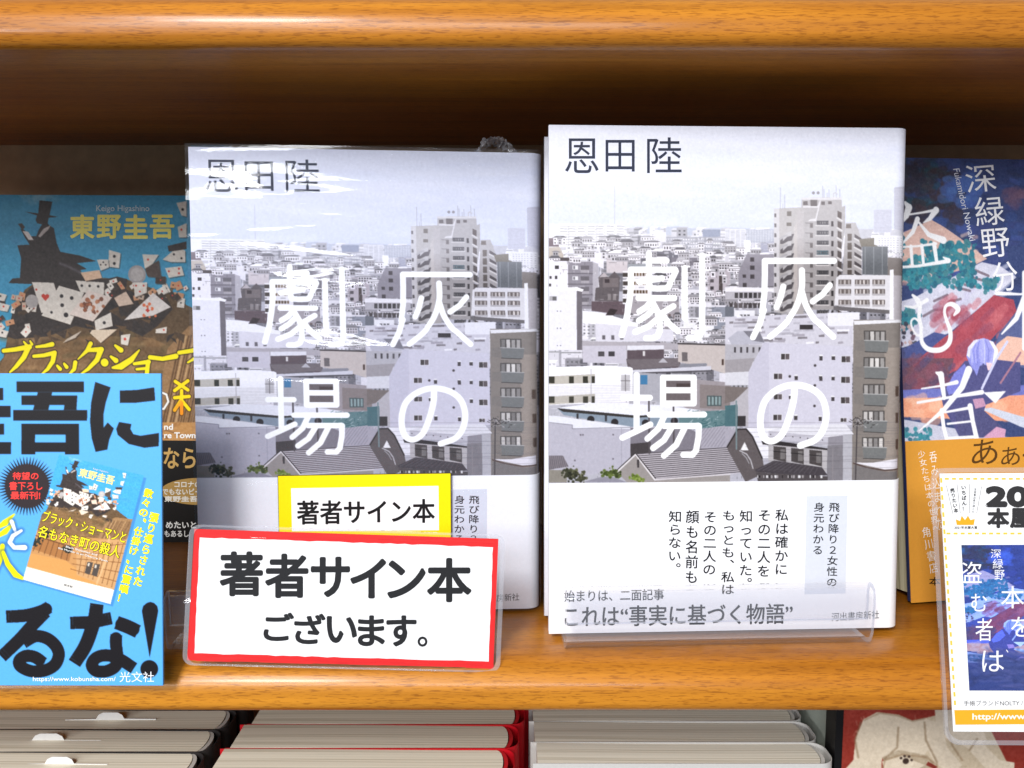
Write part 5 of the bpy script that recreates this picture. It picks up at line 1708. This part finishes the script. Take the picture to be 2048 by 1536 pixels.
column(mb, PC, '全国書店員が選んだ', 1780 + 624 / 3.657, 700 + 1008 / 3.657, 1780 + 606 / 3.657, 700 + 1192 / 3.657, 5.2, KK, .0)
put(mb, PC, '2021年本屋大賞', V5(*rect(470, 1288, 637, 1308)), KK, .015)
put(mb, PC, '2021', V5(*rect(710, 1008, 1260, 1138)), KK, .045)
put(mb, PC, '本', V5(*rect(716, 1162, 866, 1296)), KK, .045)
put(mb, PC, '屋', V5(*rect(882, 1162, 1036, 1296)), KK, .045)
put(mb, PC, '大', V5(*rect(1050, 1162, 1204, 1296)), KK, .045)
put(mb, PC, '手帳ブランドNOLTY / PAGEM', Z6((518, 1060), (1080, 1056), (1080, 1096), (518, 1098)), (80, 76, 74), 0.0)
flat_poly(mb, PC, Z6((452, 1127), (1150, 1122), (1150, 1226), (460, 1231)), (250, 178, 16), -.00006)
put(mb, PC, 'http://www', Z6((580, 1152), (950, 1149), (950, 1203), (580, 1206)), (254, 250, 240), .02)
psub = PC.loc([(1920, 1090), (1941, 1381)])
sx0, sz1, sz0 = psub[:, 0].mean(), psub[0, 1], psub[1, 1]
ss = Canvas(330, 480, (255, 255, 255), lambda p: np.asarray(p, float))
src = PART[::1, ::1]
J_, I_ = np.meshgrid(np.linspace(0, src.shape[0] * .80, 480).astype(int), np.linspace(0, src.shape[1] * .85, 330).astype(int), indexing='ij')
ss.a = np.clip(src[J_, I_] * np.array([.72, .86, 1.22]), 0, 255).astype(np.float32)
low = np.clip((np.arange(480) - 350) / 60, 0, 1)[:, None, None] * .8
ss.a = (ss.a * (1 - low) + np.array([44, 62, 128]) * low).astype(np.float32)
ss.scale = 1.0
for k in range(160):
    ss.stroke([(random.uniform(0, 330), random.uniform(340, 480)), (random.uniform(0, 330), random.uniform(340, 480))][:1] * 1 + [(random.uniform(0, 330), random.uniform(360, 480))], random.uniform(4, 12), random.choice([(40, 58, 124), (60, 76, 140), (30, 44, 96), (92, 96, 160)]), .35, 4)
for k in range(8):
    ss.dot([(random.gauss(210, 40), random.gauss(400, 18))], random.uniform(6, 14), (150, 190, 226), .7, 4)
ss.noise(5, 2)
swd = .046
sheet(mb, ss, lambda I, J: np.stack([sx0 + I / 330 * swd, np.full(len(I), -.00008), sz1 - J / 480 * (sz1 - sz0)], 1))
WT = (252, 252, 255)
for ch, r_ in (('深', (708, -6, 780, 56)), ('緑', (722, 62, 795, 132)), ('野', (734, 140, 805, 210)), ('盗', (503, 82, 645, 232)), ('む', (570, 308, 682, 432)), ('者', (600, 480, 722, 640)), ('は', (648, 708, 800, 856)),
               ('本', (780, 255, 944, 410)), ('を', (850, 470, 985, 610))):
    put(mb, PC, ch, Z6(*rect(*r_)), WT, -.004, -.00018)
put(mb, PC, '、', Z6(*rect(815, 700, 832, 722)), WT, 0, -.00018)
mb.build('printed_sheet', M_CARD, pc)
ep = PC.loc([(1858, 945), (1893, 1465), (1900, 936), (1950, 1489)])
pouch(pc, ep[:2, 0].mean(), px1 + .005, ep[3, 1], ep[2, 1], .0045, [(*PC.loc([(1972, 938)])[0], .0022, .00026)])


# ------------------------------------------------------------------ face-out books standing on the shelf below, seen from above
def standing_book(label, cover, pages, frame, wid, T, group, hgt=.190, fold=(206, 202, 196)):
    t = thing('book', label, 'book', frame, group)
    mb = MB()
    r, th = .0060, .0003
    o = profile(wid, T, r)
    i = inset(profile(wid, T - 2 * th, r - th), th)
    mb.shell(o, i, 0, hgt, cover)
    mb.build('cover', M_JACKET, t)
    # page block with rounded spine and slightly bowed sheets
    mb = MB()
    n = 26
    xs = np.linspace(-wid / 2 + .002, wid / 2 - .0075, n)
    a = np.full(n, th + .0001)
    b = np.full(n, T - th - .0001)
    rr = np.random.default_rng(abs(hash(label)) % 1000)
    zt = hgt - .0003 + .0004 * np.sin(np.linspace(0, 3, n) + rr.uniform(0, 3))
    end = [(wid / 2 - .0075 + .0028 * sin(s_), T / 2 - (T / 2 - th - .0003) * cos(s_)) for s_ in np.linspace(0, pi, 9)[1:-1]]
    ring = [(x, y) for x, y in zip(xs, a)] + end + [(x, y) for x, y in zip(xs[::-1], b[::-1])]
    zz = np.concatenate([zt, np.full(7, zt[-1]), zt[::-1]])
    ring = np.array(ring)
    m_ = len(ring)
    v = np.concatenate([np.c_[ring, np.full(m_, .003)], np.c_[ring, zz]])
    mb.add(v, quads=[(k, (k + 1) % m_, m_ + (k + 1) % m_, m_ + k) for k in range(m_)], col=pages)
    top = [(m_ + k, m_ + k + 1, 2 * m_ - 2 - k, 2 * m_ - 1 - k) for k in range(n - 1)]
    mb.add(v, faces=top + [[m_ + n - 1 + k for k in range(9)]], col=pages)
    mb.build('page_block', M_PAGES, t)
    mb = MB()
    p = [(wid / 2 - .0066 + .0040 * sin(s_), T / 2 - (T / 2 - th) * cos(s_)) for s_ in np.linspace(.15, pi - .15, 12)]
    p2 = [(x - .0016, y) for x, y in p]
    mb.shell(p, p2, hgt - .012, hgt - .0008, fold)
    mb.build('headband', M_BAND, t)
    return t


ZT = -.066
gd, gr, gw = 'dark covered books standing on the shelf below', 'red covered books standing on the shelf below', 'white covered books standing on the shelf below'
for k, (yf, xr, lab) in enumerate(((.386, -.1272, 'dark covered book, deepest of the row under the blue card'), (.3668, -.1295, 'dark covered book with a white slip, second from the back under the blue card'),
                                   (.3478, -.1303, 'dark covered book with a white slip, second from the front under the blue card'), (.3288, -.1310, 'dark covered book nearest the viewer under the blue card'))):
    standing_book(lab, (50, 46, 46), (255, 248, 228), Frame(xr - .065, yf, ZT - .190, -.15 + .1 * k, 0), .130, (.0190, .0191, .0189, .0189)[k], gd)
for k, (yf, xr, lab) in enumerate(((.389, .0094, 'red covered book, deepest of the red row'), (.3695, .006, 'red covered book, second from the back of the red row'),
                                   (.3490, .003, 'red covered book, second from the front of the red row'), (.3290, .001, 'red covered book nearest the viewer in the red row'))):
    standing_book(lab, (206, 20, 34), (255, 248, 228), Frame(xr - .0635, yf, ZT - .189, -.2 + .12 * k, 0), .127, (.0195, .0194, .0204, .0199)[k], gr, fold=(210, 40, 46))
for k, (yf, xr, lab) in enumerate(((.3915, .1340, 'white covered book, deepest of the white row'), (.3745, .1353, 'white covered book, second from the back of the white row'),
                                   (.3560, .1356, 'white covered book, second from the front of the white row'), (.3385, .1362, 'white covered book nearest the viewer in the white row'))):
    standing_book(lab, (214, 212, 208), (255, 249, 232), Frame(xr - .0637, yf, ZT - .190, .2 - .1 * k, 0), .1275, (.0172, .0169, .0184, .0174)[k], gw, fold=(222, 220, 214))

for (yf, xc, lab, w) in ((.3950, -.205, 'white paper slip sticking up at the back of the dark covered books', .030), (.3765, -.1865, 'white paper slip with a rounded tab in the second dark book', .042),
                         (.3575, -.2050, 'white paper slip with a flat tab in the third dark book', .046), (.3385, -.190, 'white paper slip with a rounded tab in the nearest dark book', .040)):
    t = Frame(xc, yf, ZT - .190, random.uniform(-1, 1), 0)
    mb = MB()
    z0, z1 = .06, .1900
    tab = [(-w * .16, z1), (-w * .13, z1 + .0020), (-w * .08, z1 + .0030), (w * .08, z1 + .0030), (w * .13, z1 + .0018), (w * .15, z1)]
    p = np.array([(-w / 2, z0), (-w / 2, z1 - .0003), *tab, (w / 2, z1 - .0002), (w / 2, z0)])
    n = len(p)
    mb.add(np.concatenate([np.c_[p[:, 0], np.zeros(n), p[:, 1]], np.c_[p[:, 0], np.full(n, .0003), p[:, 1]]]),
           faces=[list(range(n))[::-1], list(range(n, 2 * n))] + [(k, (k + 1) % n, n + (k + 1) % n, n + k) for k in range(n)], col=(244, 243, 240))
    o = mb.build('paper_slip', M_BAND, None)
    o.matrix_world = t.M
    o['label'], o['category'], o['group'] = lab, 'paper slip', 'paper slips in the dark books'

# picture book with a pale animal on red, lower right
DB = Frame(.2100, .3450, -.235, 0, 0, 0)
DW, DH = .138, .205
dsc = 3400.0
dv = Canvas(int(DW * dsc), int(DH * dsc), (148, 52, 40), lambda px: np.stack([(DB.loc(px)[:, 0] + DW / 2) * dsc, (DH - DB.loc(px)[:, 1]) * dsc], 1))
dv.scale = dsc * .38 / F
V8 = view(1024, 1380, 2.0)
CR, CR2 = (224, 208, 184), (206, 188, 160)
dv.poly(V8((1600, 125), (1700, 100), (1900, 130), (2000, 330), (1500, 330)), CR2)
dv.poly(V8((1690, 70), (1760, 60), (1860, 100), (1900, 200), (1840, 240), (1760, 200), (1700, 180)), CR)
dv.poly(V8((1320, 330), (1365, 280), (1375, 190), (1405, 118), (1460, 88), (1545, 98), (1600, 122), (1650, 112), (1700, 130), (1680, 220), (1640, 270), (1560, 240), (1480, 270), (1470, 400), (1320, 400)), CR)
dv.poly(V8((1480, 270), (1545, 240), (1660, 260), (1700, 310), (1560, 320), (1500, 310)), (186, 168, 142))
dv.poly(V8((1655, 130), (1720, 140), (1740, 230), (1800, 300), (1760, 340), (1690, 290), (1650, 210)), CR)
dv.poly(V8((1860, 190), (1950, 280), (2010, 290), (2005, 340), (1900, 320), (1820, 230)), CR)
for p, w in (([(1395, 130), (1372, 200), (1385, 270)], 2.5), ([(1545, 150), (1540, 230), (1490, 275)], 3), ([(1650, 130), (1655, 200), (1700, 290)], 3)):
    dv.stroke(V8(*p), w, (140, 116, 88), .9, 2)
dv.poly(V8((1480, 285), (1560, 262), (1650, 300), (1600, 330), (1490, 330)), CR)
for p, w in (([(1490, 280), (1560, 258), (1655, 268), (1700, 300)], 3), ([(1480, 330), (1490, 285)], 2.5), ([(1740, 150), (1760, 220), (1800, 280)], 3), ([(1860, 195), (1830, 240)], 3),
             ([(1410, 120), (1470, 92), (1545, 102), (1600, 124), (1650, 114)], 2)):
    dv.stroke(V8(*p), w, (150, 124, 94), .85, 2)
for k in range(240):
    x, y = random.uniform(1370, 1800), random.uniform(100, 320)
    dv.stroke(V8((x, y), (x + random.uniform(-8, 8), y + random.uniform(6, 18))), 1.2, random.choice([(232, 218, 196), (206, 188, 162)]), .35, 1)
dv.poly(V8((1664, 286), (1704, 308), (1690, 316), (1655, 300)), (130, 46, 36))
for (x, y, r) in ((1575, 284, 8), (1556, 272, 3.5), (1570, 264, 3.5), (1588, 266, 3.5), (1598, 280, 3.2)):
    dv.dot(V8((x, y)), r / 1.3, (64, 48, 40))
dv.noise(5, 3)
dv.noise(3)
dv.a = np.clip(dv.a, 0, 250)
db = thing('picture_book', 'red picture book with a pale furry animal on its cover, under the award card', 'book', DB)
mb = MB()
mb.box(-DW / 2, DW / 2, 0, .010, 0, DH, (60, 26, 22))
sheet(mb, dv, lambda I, J: np.stack([-DW / 2 + I / dsc, np.full(len(I), -.00008), DH - J / dsc], 1))
mb.build('cover', M_ILLUS, db)
mb = MB().box(-DW / 2 - .0032, -DW / 2 - .0001, -.0006, .0106, 0, DH, (18, 17, 18))
mb.build('spine', M_ILLUS, db)
gb = Frame(.1430, .362, -.232)
t = thing('thin_book', 'thin grey-green book standing edge on beside the white covered books', 'book', gb)
MB().shell([(.0025, 0), (-.0025, 0), (-.0025, .12), (.0025, .12)], [(.0017, .0008), (-.0017, .0008), (-.0017, .1192), (.0017, .1192)], 0, .190, (150, 156, 146)).build('cover', M_JACKET, t)
MB().box(-.0015, .0015, .001, .119, .002, .186, (200, 196, 180)).build('page_block', M_PAGES, t)

COL.objects.unlink(_fo)
bpy.data.objects.remove(_fo)
